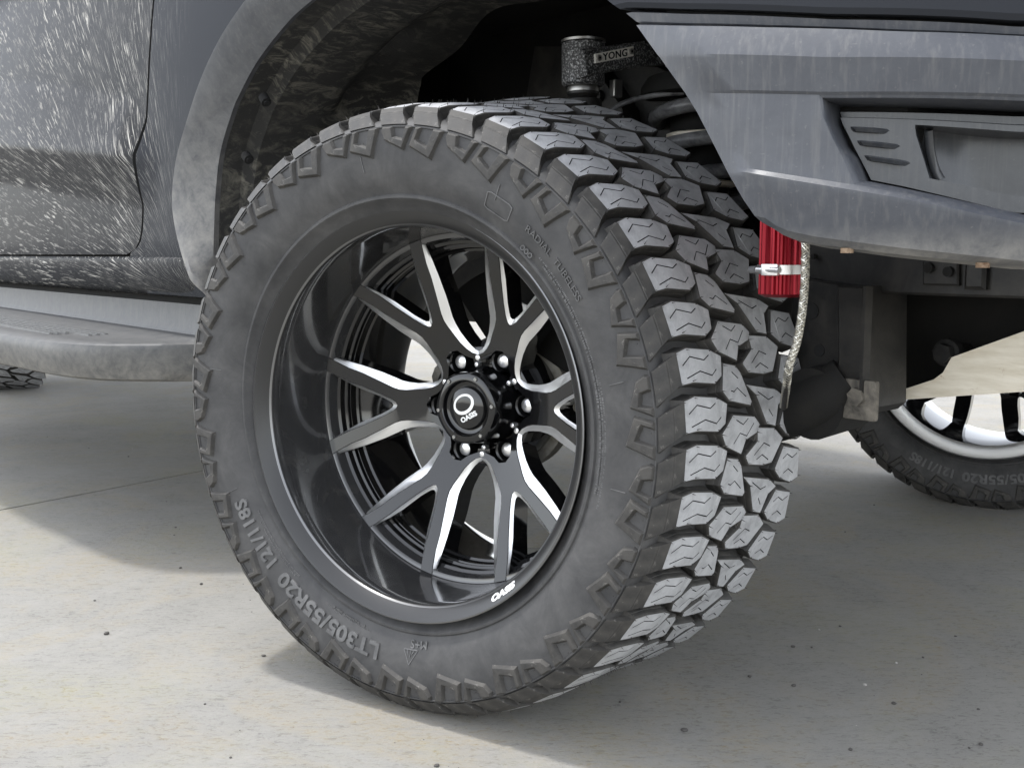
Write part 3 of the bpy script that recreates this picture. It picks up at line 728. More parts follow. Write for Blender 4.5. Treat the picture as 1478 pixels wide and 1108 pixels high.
rim_at(WM_FAR @ Matrix.Rotation(PI, 4, 'Z'), 'back of the far front rim', False)
rim_at(WM_REAR, 'rear rim', False)
# brake and knuckle behind the near wheel
kb = bmesh.new(); lathe(kb, [(-.118, .0), (-.118, .070), (-.126, .074), (-.126, .104), (-.150, .104), (-.150, .0)], 64)
bmesh.ops.remove_doubles(kb, verts=kb.verts, dist=1e-6)
brake = obj('brake_rotor', kb, M_CAST, truck, 35, WM)
kb = bmesh.new()
tube(kb, [wp(-.150, .03, 180), wp(-.160, .085, 165), wp(-.165, .135, 152)], [.045, .036, .030], 16); tube(kb, [wp(-.150, .03, 200), wp(-.165, .10, 212), wp(-.175, .150, 214)], [.045, .032, .022], 16)
tube(kb, [wp(-.150, .06, 178), wp(-.17, .125, 172), wp(-.18, .155, 168)], [.02, .018, .03], 12); tube(kb, [wp(-.16, .05, 90), wp(-.20, .20, 88), wp(-.225, .34, 86), wp(-.235, .44, 86)], [.06, .042, .035, .03], 14)
obj('steering_knuckle', kb, M_CAST, truck, 40, WM)
kb = bmesh.new(); box(kb, wp(-.155, .135, 62), (.15, .075, .09), Matrix.Rotation(math.radians(28), 4, 'Y'), 0, .012); box(kb, wp(-.118, .128, 70), (.05, .02, .05), Matrix.Rotation(math.radians(20), 4, 'Y'), 1, .004)
tube(kb, [wp(-.115, .105, 92), wp(-.105, .118, 84)], .008, 8, True, 1)
obj('brake_caliper', kb, [M_DARK, M_STEEL], truck, 40, WM)
kb = bmesh.new(); lathe(kb, [(-.176, .03), (-.170, .15), (-.168, .205), (-.171, .21), (-.176, .20)], 48, t0=math.radians(20), t1=math.radians(128))
obj('dust_shield', kb, M_DARK, truck, 40, WM)
# ---------------------------------------------------------------- body side (metres; X forward, Y into the truck, Z up)
DOOR_FRONT = [(-0.9186, 1.2037), (-0.9318, 1.1278), (-0.9453, 1.0504), (-0.9753, 0.9324), (-1.0038, 0.831), (-1.0253, 0.7259), (-1.0345, 0.6859), (-1.05, 0.6586), (-1.081, 0.6398), (-1.137, 0.629)]
CR_UP = [(-2.0556, 1.0961), (-1.6127, 1.038), (-1.2628, 0.974), (-1.0529, 0.9366), (-0.9872, 0.8992), (-0.9195, 0.8427)]
CR_LO = [(-2.0948, 0.9375), (-1.4264, 0.8706), (-0.9662, 0.8255), (-0.9195, 0.8238)]
DB = [(-2.1664, 0.6478), (-1.6047, 0.6348), (-1.137, 0.627)]
def skin_y(x, z):
    """outward bulge of the body side"""
    y = -.058
    a = max(0.0, min(1.0, (-0.915 - x) / .16)); a = a * a * (3 - 2 * a)
    zu, zl = lerp_at(CR_UP, x), lerp_at(CR_LO, x)
    if z >= zu: b = max(0.0, 1 - (z - zu) / .012) * .12
    elif z >= zl: b = .12 + .88 * (zu - z) / max(.001, zu - zl)
    else: b = max(0.0, 1 - (zl - z) / .10)
    if zl - .006 < z < zl: b = 1.0 - (zl - z) * 4
    y -= .042 * a * b
    if z < .66: y += (.66 - z) ** 2 * 2.2
    if z > 1.0: y += (z - 1.0) ** 2 * .35
    return y
def side_grid(bm, zs, x_left, x_right, nx, off=0.0, mi=0, power=1.0):
    rows = []
    for z in zs:
        a, b = x_left(z), x_right(z); r = []
        for i in range(nx + 1):
            x = a + (b - a) * (i / nx) ** power; r.append((x, skin_y(x, z) + off, z))
        rows.append(r)
    V = grid(bm, rows, mi); return V, rows
def flange(bm, pts, depth, mi=0):
    grid(bm, [pts, [(x, y + depth, z) for x, y, z in pts]], mi)
DF = sorted([(z, x) for x, z in DOOR_FRONT])
def door_x(z): return lerp_at(DF, z)
zs = [1.45, 1.36, 1.28, 1.22, 1.15] + [1.12 - .0125 * i for i in range(0, 35)] + [.675, .665, .655, .648, .641, .636, .632, .629]
bm = bmesh.new(); V, rows = side_grid(bm, zs, lambda z: -2.77, door_x, 100)
edge = [r[-1] for r in rows]; rr = edge + [(x, skin_y(x, .629), .629) for x, _, _ in reversed(rows[-1][:-1])]
# turned-in edge
inn = [(x, y + .006, z) for x, y, z in edge]; grid(bm, [edge, [(x + .0006, y + .002, z) for x, y, z in edge], [(x - .001, y + .03, z) for x, y, z in edge]], 1)
bot = rows[-1]; grid(bm, [bot, [(x, y + .03, z + .002) for x, y, z in bot]])
door = obj('front_door', bm, [M_PAINT, M_SIPE], truck, 40)
# dark jamb behind the door gap
bm = bmesh.new(); grid(bm, [[(x + dx, skin_y(x, z) + .045, z - (.014 if z < .64 else 0)) for dx in (-.05, .03)] for z, x in DF]); grid(bm, [[(-2.5, -.036, z), (-1.05, -.036, z)] for z in (.66, .60)])
obj('door_jamb', bm, M_SIPE, truck)
# front fender between the door gap and the arch moulding
F_OUT = [(-0.5366, 0.5405), (-0.5696, 0.5584), (-0.6024, 0.5864), (-0.6346, 0.6285), (-0.66, 0.6812), (-0.6643, 0.7263), (-0.6418, 0.7866), (-0.5893, 0.8506), (-0.5222, 0.9158), (-0.4446, 0.9682), (-0.3491, 1.0114), (-0.24, 1.052), (-.10, 1.085), (.06, 1.090), (.20, 1.06), (.31, .99)]
F_IN = [(-0.5986, 0.5465), (-0.5917, 0.5895), (-0.5848, 0.632), (-0.578, 0.674), (-0.5669, 0.7319), (-0.5409, 0.8017), (-0.4894, 0.8632), (-0.4613, 0.8869), (-0.3904, 0.932), (-0.2888, 0.9734), (-0.2081, 0.993), (-.12, 1.008), (-.03, 1.018), (.09, 1.010), (.20, .980), (.305, .925)]
FO = catmull(F_OUT, 5); FI = catmull(F_IN, 5)
fz = sorted([(z, x) for x, z in F_OUT[:12]])
def fender_r(z): return lerp_at(fz, z) + .05 if z < 1.05 else -.22 + (z - 1.05) * 2.0
zs2 = [1.28, 1.22, 1.15] + [1.12 - .0125 * i for i in range(0, 46)] + [.545]
bm = bmesh.new(); V, rows = side_grid(bm, zs2, lambda z: door_x(z) + .0095 if z > .632 else max(-1.13, -1.13 + (.632 - z) * .4), fender_r, 26)
edge = [r[0] for r in rows if r[0][2] > .63]; grid(bm, [edge, [(x + .001, y + .03, z) for x, y, z in edge]], 1)
fender = obj('front_fender', bm, [M_FENDER, M_SIPE], truck, 40)
# upper front of the fender and the bonnet, above the frame
bm = bmesh.new()
hood_prof = [(-.050, 1.20), (-.045, 1.215), (-.03, 1.225), (.03, 1.25), (.20, 1.275), (.84, 1.30), (1.48, 1.275), (1.65, 1.25), (1.71, 1.215), (1.735, 1.20), (1.74, 1.15)]
rows = []
for x, dz, inset in ((-.80, .0, 0), (-.3, -.005, 0), (.2, -.02, .0), (.5, -.05, .02), (.72, -.10, .07), (.84, -.17, .16), (.87, -.26, .22)):
    rows.append([(x, y + (inset if y < .84 else -inset) * (abs(y - .84) / .9), max(z + dz * (1 if z > 1.12 else .3), .95)) for y, z in hood_prof])
grid(bm, rows); bonnet = obj('bonnet', bm, M_PAINT, truck, 50)
# cab and load bed above the frame: they only shade the ground and close the body
bm = bmesh.new()
cab = [(-.80, 1.44, .10), (-1.35, 1.76, .17), (-1.7, 1.79, .2), (-2.5, 1.76, .2), (-2.75, 1.30, .03), (-2.75, .64, -.0)]
L = [(x, -.04 + i, z) for x, z, i in cab]; Rr = [(x, 1.72 - i, z) for x, z, i in cab]
mid = [[(x, y0 + (y1 - y0) * k / 6, z) for k in range(7)] for (x, y0, z), (_, y1, _) in zip(L, Rr)]
grid(bm, mid); obj('cab_roof', bm, M_PAINT, truck, 40)
bm = bmesh.new()
for y, s in ((-.04, 1), (1.72, -1)): grid(bm, [[(x, y + s * i, z) for x, z, i in cab[:5]], [(x, y, 1.43) for x, z, i in cab[:5]]])
grid(bm, [[(-2.5, 1.735, 1.3), (-.6, 1.735, 1.3)], [(-2.5, 1.735, .6), (-.6, 1.735, .6)]])
obj('cab_side', bm, M_PAINT, truck)
bm = bmesh.new()
arc = [(-4.05 + .55 * math.cos(t), .45 + .55 * math.sin(t)) for t in [PI * k / 16 for k in range(17)]]
poly = [(-2.78, .60), (-2.78, 1.30), (-4.75, 1.30), (-4.75, .74)] + [(x, z) for x, z in reversed(arc) if z > .62]
for y, d in ((-.05, .04), (1.70, .04)): prism(bm, poly, lambda a, b, k: (a, k, b), y, y + d)
prism(bm, [(-2.78, .80), (-4.7, .80), (-4.7, .86), (-2.78, .86)], lambda a, b, k: (a, k, b), .0, 1.69)
obj('load_bed', bm, M_PAINT, truck)
# arch moulding
bm = bmesh.new(); rows = [[], [], [], [], [], [], []]
n = len(FO)
for i in range(n):
    (xo, zo), (xi, zi) = FO[i], FI[i]; f = i / (n - 1)
    dx, dz = xi - xo, zi - zo; L = math.hypot(dx, dz); ex, ez = dx / L, dz / L
    fade = 1.0 if f < .72 else max(.25, 1 - (f - .72) * 2.6)
    yo = -.14 * fade + -.07 * (1 - fade)
    if f < .12: yo = yo + (.12 - f) / .12 * .03
    prof = [(-.006, -.045), (-.003, yo + .022), (.0, yo + .005), (.008, yo - .001), (.020, yo + .001), (L * .55, yo * .55 + -.10 * .45 - .002), (L, -.10)]
    for k, (d, y) in enumerate(prof): rows[k].append((xo + ex * d, y, zo + ez * d))
lip = [(x + (x) * -.0, -.094, z) for x, y, z in rows[-1]]
rows.append([(x * 1.012, -.085, (z - .45) * 1.012 + .45) for x, y, z in rows[-1]])
grid(bm, rows); obj('arch_moulding', bm, M_FLARE, truck, 38)
# arch liner: rolled plastic with steps, pressed ribs and fixings
bm = bmesh.new(); FI2 = catmull(F_IN[1:14], 8); n = len(FI2)
def lin(x, z, y, f):
    c = Vector((0, .45)); d = Vector((x, z)) - c; r = d.length; d.normalize(); k = (y + .10)
    rr = r + .006 + (0 if k < .05 else -.016 * min(1, (k - .05) / .015)) + (.012 if k > .17 else 0) * min(1, (k - .17) / .02)
    rr += .010 * math.sin(f * 26) * (1 if .19 < k < .32 else 0)
    return (c.x + d.x * rr, y, c.y + d.y * rr)
ys = [-.096, -.085, -.060, -.052, -.040, -.035, .0, .04, .065, .075, .09, .12, .15, .18, .20, .215, .23]
rows = []
for y in ys:
    r = []
    for i, (x, z) in enumerate(FI2):
        f = i / (n - 1)
        ymax = .232 - .05 * max(0, math.sin(f * 9 + 1)) ** 3 - .02 * math.sin(f * 23)
        r.append(lin(x, z, y if y < .06 else .06 + (y - .06) * (ymax - .06) / .17, f))
    rows.append(r)
grid(bm, rows); LIN = obj('arch_liner', bm, M_LINER, truck, 35)
for (x, z) in ((-0.4206, 0.8754), (-0.4907, 0.7889), (-.525, .66)):
    bm = bmesh.new(); d = Vector((x, 0, z - .45)).normalized(); k = math.hypot(x, z - .45)
    p = Vector((x, -.073, z)) * 1
    tube(bm, [p + d * .012, p - d * .003], .0085, 14); tube(bm, [p, p - d * .006], .0050, 10); obj('liner_clip', bm, M_DARK, LIN, 40)
# rocker
bm = bmesh.new(); prof = [(-.058, .624), (-.066, .620), (-.068, .610), (-.062, .585), (-.045, .560), (-.020, .543), (.015, .537), (.08, .545)]
xs = [-3.0 + .05 * i for i in range(41)] + [-.96, -.90, -.84, -.78, -.74]
grid(bm, [[(x, y + max(0, (x + .92) / .18) ** 2 * .03, z - .0) for x in xs] for y, z in prof]); obj('rocker_panel', bm, M_PAINT, truck, 40)
bm = bmesh.new(); grid(bm, [[(x, .012, z) for x in (-3.0, -.70)] for z in (.548, .40)]); obj('rocker_inner', bm, M_DARK, truck)
# side step: back panel, ribbed tread, rolled outer skirt
edge = [(-3.0, -.31), (-1.9, -.31), (-1.45, -.295), (-1.316, -.28), (-1.15, -.267), (-1.022, -.25), (-.95, -.227), (-.892, -.20), (-.842, -.155), (-.805, -.115), (-.775, -.07), (-.758, -.04)]
E = catmull(edge, 5)
def inner_y(x): return -.012
rows = []
prof = [('in', -.004, .528), ('in', -.008, .480), ('in', -.016, .468), ('mix', .30, .463), ('mix', .34, .460), ('mix', .72, .456), ('mix', .76, .459), ('mix', .955, .4565), ('mix', .985, .454), ('out', .0, .447), ('out', -.003, .436), ('out', .002, .405), ('out', .010, .388), ('out', .022, .383), ('out', .10, .395)]
for kind, v, z in prof:
    r = []
    for x, y in E:
        if kind == 'in': p = (x, min(inner_y(x) + v + (.03 if x > -.80 else 0), .05), z)
        elif kind == 'mix': p = (x, -.02 + (y + .02) * v, z)
        else: p = (x, y + v, z)
        r.append(p)
    rows.append(r)
bm = bmesh.new(); grid(bm, rows); step = obj('side_step', bm, M_STEP, truck, 40)
for k in range(6):
    bm = bmesh.new(); f = .36 + .06 * k; x1 = -1.02 - .03 * k
    grid(bm, [[(x, -.02 + (-.30 + .02) * f + dy, .4568 + h) for x in [-2.6 + .1 * i for i in range(int((x1 + 2.6) / .1) + 1)]] + [(-2.6 + .1 * int((x1 + 2.6) / .1) + .012, -.02 + (-.30 + .02) * f + dy * .3, .4568 - .006)] for dy, h in ((-.006, -.006), (-.0035, .005), (.0035, .005), (.006, -.006))]); obj('step_rib', bm, M_STEP, step)
# ---------------------------------------------------------------- front bumper (plan curve, features by arc length and height)
BP = [(0.3, -0.075), (0.4, -0.085), (0.5, -0.085), (0.58, -0.073), (0.66, -0.048), (0.73, -0.008), (0.79, 0.05), (0.84, 0.13), (0.875, 0.24), (0.895, 0.4), (0.905, 0.6), (0.908, 0.84), (.905, 1.08), (.895, 1.28), (.875, 1.44), (.84, 1.55), (.79, 1.63), (.73, 1.69), (.60, 1.75), (.4, 1.765)]
BC = catmull(BP, 12); BS = [0.0]
for a, b in zip(BC, BC[1:]): BS.append(BS[-1] + math.hypot(b[0] - a[0], b[1] - a[1]))
def bpos(s, z, off=0.0):
    s0 = max(0.0, min(BS[-1] - 1e-6, s)); i = max(k for k in range(len(BS) - 1) if BS[k] <= s0) if True else 0
    t = (s0 - BS[i]) / (BS[i + 1] - BS[i]); a, b = Vector(BC[i]), Vector(BC[i + 1]); p = a + (b - a) * t
    def tan(k): return (Vector(BC[min(k + 1, len(BC) - 1)]) - Vector(BC[max(k - 1, 0)])).normalized()
    d = (tan(i) * (1 - t) + tan(i + 1) * t).normalized(); nrm = Vector((d.y, -d.x))
    if s < 0: p = p + d * s
    q = p + nrm * off; return (q.x, q.y, z)
SE = BS[-1]
def line(P, end):
    P = sorted(P); return lambda s: lerp_at(P + [(P[-1][0] + .25, end), (SE, end)], s)
zT = line([(0.1083, 0.861), (0.1716, 0.8492), (0.263, 0.8344), (0.3842, 0.8171), (0.48, 0.8076)], .802)
zC = line([(0.1408, 0.8258), (0.2124, 0.8146), (0.3277, 0.7983), (0.4813, 0.785)], .778)
zR1 = line([(0.1553, 0.7861), (0.3258, 0.7673), (0.4829, 0.7567)], .752)
zR2 = line([(0.2385, 0.7109), (0.3554, 0.6886), (0.3899, 0.6811), (0.4885, 0.6571)], .648)
zLG = line([(0.2531, 0.7007), (0.3558, 0.679), (0.3902, 0.6723), (0.4889, 0.6491)], .640)
zBM = line([(0.2682, 0.6591), (0.2807, 0.6495), (0.2954, 0.643), (0.3211, 0.6379), (0.392, 0.6286), (0.4906, 0.6191)], .612)
zG = line([(0.0958, 0.8788), (0.1713, 0.864), (0.3264, 0.8369), (0.4794, 0.8192)], .812)
Lk = [(0.6463, 0.2808), (0.6547, 0.2683), (0.6721, 0.2539), (0.7036, 0.2328), (0.7328, 0.2153), (0.7725, 0.1903), (0.8161, 0.1529), (0.861, 0.1083), (0.8905, 0.0696), (.955, -.03)]
L2k = [(0.6429, 0.3083), (0.6648, 0.2947), (0.6901, 0.2808), (0.7142, 0.27), (0.7445, 0.254), (0.7742, 0.2353), (0.8155, 0.2054), (0.8485, 0.1759), (0.8766, 0.1444), (.93, .08)]
Kk = [(0.6922, 0.3524), (0.7209, 0.3365), (0.7473, 0.3235), (0.7607, 0.3187)]
def on(knot, zf):
    s = .2
    for _ in range(12): s = lerp_at(knot, zf(s))
    return s
K2 = .80
def bumper_rows(vs):
    """vs: list of (z function, offset at the edge column, offset beyond the crease)"""
    rows = []
    for zf, o0, o1 in vs:
        sL, sL2, sK = on(Lk, zf), on(L2k, zf), on(Kk, zf); r = []
        ss = [sL + (sL2 - sL) * k / 4 for k in range(4)] + [sL2 + (sK - sL2) * k / 8 for k in range(8)] + [sK + (K2 - sK) * k / 26 for k in range(26)] + [K2 + (SE - K2) * k / 50 for k in range(51)]
        for i, s in enumerate(ss):
            off = o0 + (o1 - o0) * min(1, i / 4); r.append((s, zf(s), off))
        rows.append(r)
    return rows
def mixz(a, b, t): return lambda s: a(s) + (b(s) - a(s)) * t
vs = [(zT, -.012, -.010), (mixz(zT, zC, .06), -.004, -.001), (mixz(zT, zC, .5), -.002, .004), (zC, .0, .008), (mixz(zC, zR1, .10), .0, .0075), (mixz(zC, zR1, .92), .0, .004), (zR1, .0, .002),
      (mixz(zR1, zR2, .25), .0, .003), (mixz(zR1, zR2, .5), .0, .003), (mixz(zR1, zR2, .75), .0, .003), (zR2, .0, .005), (mixz(zR2, zLG, .5), .0, .010), (zLG, .0, .010), (mixz(zLG, zBM, .5), .0, .005), (mixz(zLG, zBM, .86), -.001, .002), (zBM, -.006, -.006)]
R = bumper_rows(vs)
# a lower edge that rolls under
R.append([(s, z - .003, off - .022) for s, z, off in R[-1]]); R.append([(s, z + .004, off - .07) for s, z, off in R[-1]])
bm = bmesh.new(); V = [[bm.verts.new(bpos(s, z, o)) for s, z, o in r] for r in R]
hole_cols = range(12, 38); i0, i1 = 6, 10
for i in range(len(V) - 1):
    for k in range(len(V[0]) - 1):
        if i0 <= i < i1 and k in hole_cols: continue
        bm.faces.new((V[i][k], V[i][k + 1], V[i + 1][k + 1], V[i + 1][k]))
# return flange round the arch
ret = [[bpos(s + ds, z, o + do) for (s, z, o) in (r[0] for r in R)] for ds, do in ((0, 0), (.004, -.004), (.006, -.03))]; grid(bm, ret)
top = [[bpos(s, z + .0005, o - d) for s, z, o in R[0]] for d in (0, .05)]; grid(bm, top)
bmesh.ops.remove_doubles(bm, verts=bm.verts, dist=1e-5)
bumper = obj('front_bumper', bm, M_BUMPER, truck, 24)
# fog recess: returned edge and a pressed insert with ribs and a deep lamp pocket
def rim_loop(i_range, k_range):
    tl = [R[i0][k] for k in range(12, 39)]; rt = [R[i][38] for i in range(i0 + 1, i1 + 1)]; bt = [R[i1][k] for k in range(37, 11, -1)]; lf = [R[i][12] for i in range(i1 - 1, i0, -1)]
    return tl + rt + bt + lf
loop = rim_loop(None, None); loop.append(loop[0]); zc = .715; sc_ = .45
bm = bmesh.new()
def shr(l, d, o): return [bpos(s + (d if s < .5 else -d), z + (-d if z > lerp_at([(.3, .728), (.5, .707), (.8, .70)], s) else d), o) for s, z, _ in l]
grid(bm, [[bpos(s, z, o) for s, z, o in loop], shr(loop, .0025, .001), shr(loop, .004, -.004), shr(loop, .0055, -.046)]); obj('fog_recess_rim', bm, M_BUMPER, bumper, 30)
# insert height field over s and v (0 top, 1 bottom)
def ins_z(s, v): return (zR1(s) - .0105) + ((zR2(s) + .0075) - (zR1(s) - .0105)) * v
def ins_s0(v): z = .7607 + (.6922 - .7607) * v; return lerp_at(Kk, z) + .0085
rows = []
vv = [0, .10, .13, .17, .20, .27, .30, .33, .36, .41, .44, .47, .55, .58, .61, .66, .69, .72, .78, .83, .86, .90, .93, 1.0]
ss = [0, .05, .10, .2, .3, .40, .44, .48, .52, .56, .60, .64, .68, .72, .8, .9, 1]
def pocket_s(v): return .3985 + .026 * max(0, (v - .25))
def depth(v): return -.034 if v < .10 else -.028
rows = []
PV = [0, .04, .08, .10, .13, .165, .18, .20, .3, .4, .5, .6, .7, .79, .81, .825, .87, .92, 1.0]
for v in PV:
    a = ins_s0(v); p = pocket_s(v); r = []; deep = .175 < v < .815
    for k in range(13): s = a + (p - a) * k / 12; r.append(bpos(s, ins_z(s, v), depth(v)))
    for k in range(31):
        s = p + .003 + (K2 - .006 - p - .003) * (k / 30) ** 1.5; r.append(bpos(s, ins_z(s, v), (-.056 - .016 * min(1, (s - p) / .05)) if deep else depth(v)))
    rows.append(r)
bm = bmesh.new(); grid(bm, rows); insert = obj('fog_insert', bm, M_INSERT, bumper, 24)
bm = bmesh.new(); grid(bm, [[bpos(s_, z_, -.075 if s_ > .42 else -.044) for s_ in (.30, .33, .36, .39, .43, .5, .6, .7, K2 + .02)] for z_ in (.79, .72, .64)]); obj('fog_back', bm, M_SIPE, bumper)
for j, (a, b_) in enumerate(((.235, .325), (.435, .525), (.645, .735))):
    bm = bmesh.new(); rows = []
    for v, h in ((a, -.030), (a + .008, -.0215), (a + .03, -.0200), (b_ - .012, -.0225), (b_, -.030)):
        s0 = ins_s0(v) + .006; s1 = .376 + .010 * j; rows.append([bpos(s, ins_z(s, v), h - (.006 if k == 0 else 0) - .008 * max(0, (k - 5) / 3)) for k, s in ((k, s0 + (s1 - s0) * k / 8) for k in range(9))])
    grid(bm, rows); obj('fog_rib', bm, M_INSERT, insert, 30)
bm = bmesh.new(); tube(bm, catmull([bpos(.411, .738, -.046), bpos(.4135, .722, -.052), bpos(.419, .706, -.056), bpos(.426, .695, -.056)], 5), .0042, 12); obj('fog_bezel', bm, M_INSERT, bumper, 50)
# upper strip and fender front above the bumper, with the dark seam between
def strip(z0, z1, offs, name, m, par, k0=None):
    rows = []
    for t, o in offs:
        zf = mixz(z0, z1, t); s0 = on(Lk, zf); rows.append([bpos(s0 + (SE - s0) * (k / 80) ** 1.3, zf(s0 + (SE - s0) * (k / 80) ** 1.3), o) for k in range(81)])
    b = bmesh.new(); grid(b, rows); return obj(name, b, m, par, 30)
zGa = lambda s: zG(s) - .0035
zTop = lambda s: zG(s) + .16
strip(zGa, zT, [(0, -.04), (.0, -.011), (.08, -.008), (.8, -.010), (1.0, -.013), (1.02, -.05)], 'bumper_upper_strip', M_BUMPER, truck)
strip(zTop, zG, [(0, -.03), (.45, -.004), (.8, -.002), (.97, -.002), (1.0, -.005), (1.0, -.04)], 'fender_nose', M_FENDER, truck)
bm = bmesh.new(); rows = [[bpos(.135 + (SE - .135) * k / 60, z_(.135 + (SE - .135) * k / 60), -.022) for k in range(61)] for z_ in (lambda s: zG(s) + .03, lambda s: zT(s) - .04)]; grid(bm, rows); obj('bumper_seam', bm, M_DARK, truck)
# small rusty washers under the bumper edge
for s in (.345, .46):
    bm = bmesh.new(); p = Vector(bpos(s, zBM(s) - .006, -.010)); tube(bm, [p + Vector((0, 0, .006)), p + Vector((0, 0, .0015))], .0058, 12); obj('bumper_fixing', bm, M_RUST, bumper, 40)
# ---------------------------------------------------------------- suspension and underbody
bm = bmesh.new()
vcyl(bm, [(.945, .0), (.945, .028), (.942, .0325), (.884, .0325), (.880, .029), (.880, .0)], (-.010, .245), 32)
vcyl(bm, [(.944, .0335), (.9475, .0335), (.9475, .030)], (-.010, .245), 32, 1)
bj = obj('ball_joint', bm, [M_HAMMER, M_STEEL], truck, 35)
bm = bmesh.new(); vcyl(bm, [(.880, .020), (.876, .021), (.872, .024), (.868, .024), (.864, .020), (.86, .028), (.83, .032), (.80, .03)], (-.010, .245), 28); obj('ball_joint_boot', bm, M_FRAME, truck, 35)
bm = bmesh.new(); vcyl(bm, [(.8805, .020), (.8805, .0225), (.876, .0245), (.872, .0245), (.870, .021)], (-.010, .245), 28); obj('ball_joint_clip', bm, M_STEEL, truck, 35)
bm = bmesh.new()
def armp(y, z, x): return (x, y, z)
FA = [(.2060, .9250), (.3420, .9535), (.3490, .9180), (.2150, .8870)]
q = offset_poly(FA, -.003); A = [bm.verts.new((.028, y, z)) for y, z in q]; B = [bm.verts.new((.024, y, z)) for y, z in FA]; Cc = [bm.verts.new((.004, y, z)) for y, z in FA]
bm.faces.new(A); bm.faces.new(Cc[::-1])
for i in range(4):
    bm.faces.new((A[i], A[(i + 1) % 4], B[(i + 1) % 4], B[i])); bm.faces.new((B[i], B[(i + 1) % 4], Cc[(i + 1) % 4], Cc[i]))
FB = [(.345, .951), (.47, .975), (.48, .935), (.350, .919)]; prism(bm, FB, lambda a, b, k: (k, a, b), .017, -.01)
arm = obj('upper_control_arm', bm, M_HAMMER, truck)
# plate with the word, fixed by two screws
PQ = [(.2286, .9215), (.3120, .9430), (.3126, .9252), (.2300, .9052)]
bm = bmesh.new(); PQ2 = [tuple(Vector(p)) for p in PQ]; q = offset_poly(PQ2, -.0015); prism(bm, q, lambda a, b, k: (k, a, b), .0315, .027); plate = obj('name_plate', bm, mat('brushed plate', (0.80, 0.77, 0.70), 0.45, 0.2), arm)
t = text_mesh('YONG', .02, .0008, .0003, 0, 1.06); xs = [v.co.x for v in t.vertices]; ys = [v.co.y for v in t.vertices]; x0, x1, y0, y1 = min(xs), max(xs), min(ys), max(ys)
for v in t.vertices:
    a = .19 + .62 * (v.co.x - x0) / (x1 - x0); b = .19 + .62 * (v.co.y - y0) / (y1 - y0)
    tp = Vector(PQ[0]).lerp(Vector(PQ[1]), a); bt = Vector(PQ[3]).lerp(Vector(PQ[2]), a); p = bt.lerp(tp, b); v.co = Vector((.0318 + v.co.z, p.x, p.y))
t.name = 'plate_lettering'; t.materials.clear(); t.materials.append(M_SIPE); link('plate_lettering', t, arm)
for a in (.09, .91):
    tp = Vector(PQ[0]).lerp(Vector(PQ[1]), a); bt = Vector(PQ[3]).lerp(Vector(PQ[2]), a); p = (tp + bt) / 2
    bm = bmesh.new(); tube(bm, [(.031, p.x, p.y), (.0345, p.x, p.y)], .0042, 14); tube(bm, [(.0345, p.x, p.y), (.0346, p.x, p.y)], .002, 6, True, 1); obj('plate_screw', bm, [M_STEEL, M_SIPE], arm, 40)
# coil spring over a damper
bm = bmesh.new(); sc0 = Vector((.075, .42, 0)); pts = []
for k in range(150):
    t = k / 149; a = t * 2 * PI * 5.2; pts.append((sc0.x + .072 * math.cos(a), sc0.y + .072 * math.sin(a), .60 + t * .27))
tube(bm, pts, .0115, 10); obj('coil_spring', bm, M_COIL, truck, 60)
bm = bmesh.new(); vcyl(bm, [(.90, .0), (.90, .085), (.885, .095), (.872, .095), (.868, .05), (.60, .042), (.58, .05), (.50, .05)], (.075, .42), 32); obj('damper', bm, M_DARK, truck, 40)
for z in (.811, .736):
    bm = bmesh.new(); vcyl(bm, [(z + .007, .0425), (z + .003, .055), (z - .003, .055), (z - .007, .0425)], (.075, .42), 28); obj('damper_ring', bm, M_BEIGE, truck, 40)
bm = bmesh.new(); tube(bm, catmull([(.09, .36, .87), (.06, .335, .868), (.03, .30, .858), (.015, .278, .842), (.012, .275, .82), (.02, .288, .78), (.03, .31, .74)], 6), .0042, 8); obj('brake_hose', bm, M_COIL, truck, 60)
bm = bmesh.new(); box(bm, (.02, .285, .877), (.012, .018, .026), None, 0, .002); obj('hose_bracket', bm, M_STEEL, truck)
# remote damper reservoir with fins, clamp and braided hose
rc = (.4352, .14); bm = bmesh.new(); seg = 72
rings = []
for k in range(seg):
    r = .0265 if k % 4 < 2 else .0235; a = 2 * PI * k / seg; rings.append([bm.verts.new((rc[0] + r * math.cos(a), rc[1] + r * math.sin(a), z)) for z in (.80, .583)])
for k in range(seg): bm.faces.new((rings[k][0], rings[k][1], rings[(k + 1) % seg][1], rings[(k + 1) % seg][0]))
vcyl(bm, [(.583, .0), (.5795, .020), (.583, .0268)], rc, 36); res = obj('damper_reservoir', bm, M_RED, truck)
bm = bmesh.new(); vcyl(bm, [(.6165, .0272), (.6165, .0282), (.6060, .0282), (.6060, .0272)], rc, 40); box(bm, (rc[0] + .006, rc[1] - .0300, .6112), (.020, .009, .013), Matrix.Rotation(.2, 4, 'Z'), 0, .0015); tube(bm, [(rc[0] - .012, rc[1] - .031, .6112), (rc[0] + .02, rc[1] - .033, .6112)], .0036, 10); obj('hose_clamp', bm, M_CHROME, res, 40)
bm = bmesh.new(); tube(bm, [(rc[0] - .026, rc[1] - .024, .6108), (rc[0] - .012, rc[1] - .030, .6112)], .0045, 10); obj('clamp_tail', bm, M_COIL, res, 40)
hp = catmull([(.4796, .12, .72), (.4796, .12, 0.6415), (.4802, .12, 0.6034), (.478, .12, 0.5648), (.472, .12, 0.5294), (.460, .125, 0.5040), (.438, .15, .47), (.40, .20, .44)], 10)
bm = bmesh.new(); tube(bm, hp, .0036, 12); hose = obj('braided_hose', bm, M_FRAME, truck, 60)
bm = bmesh.new(); Ls = 0
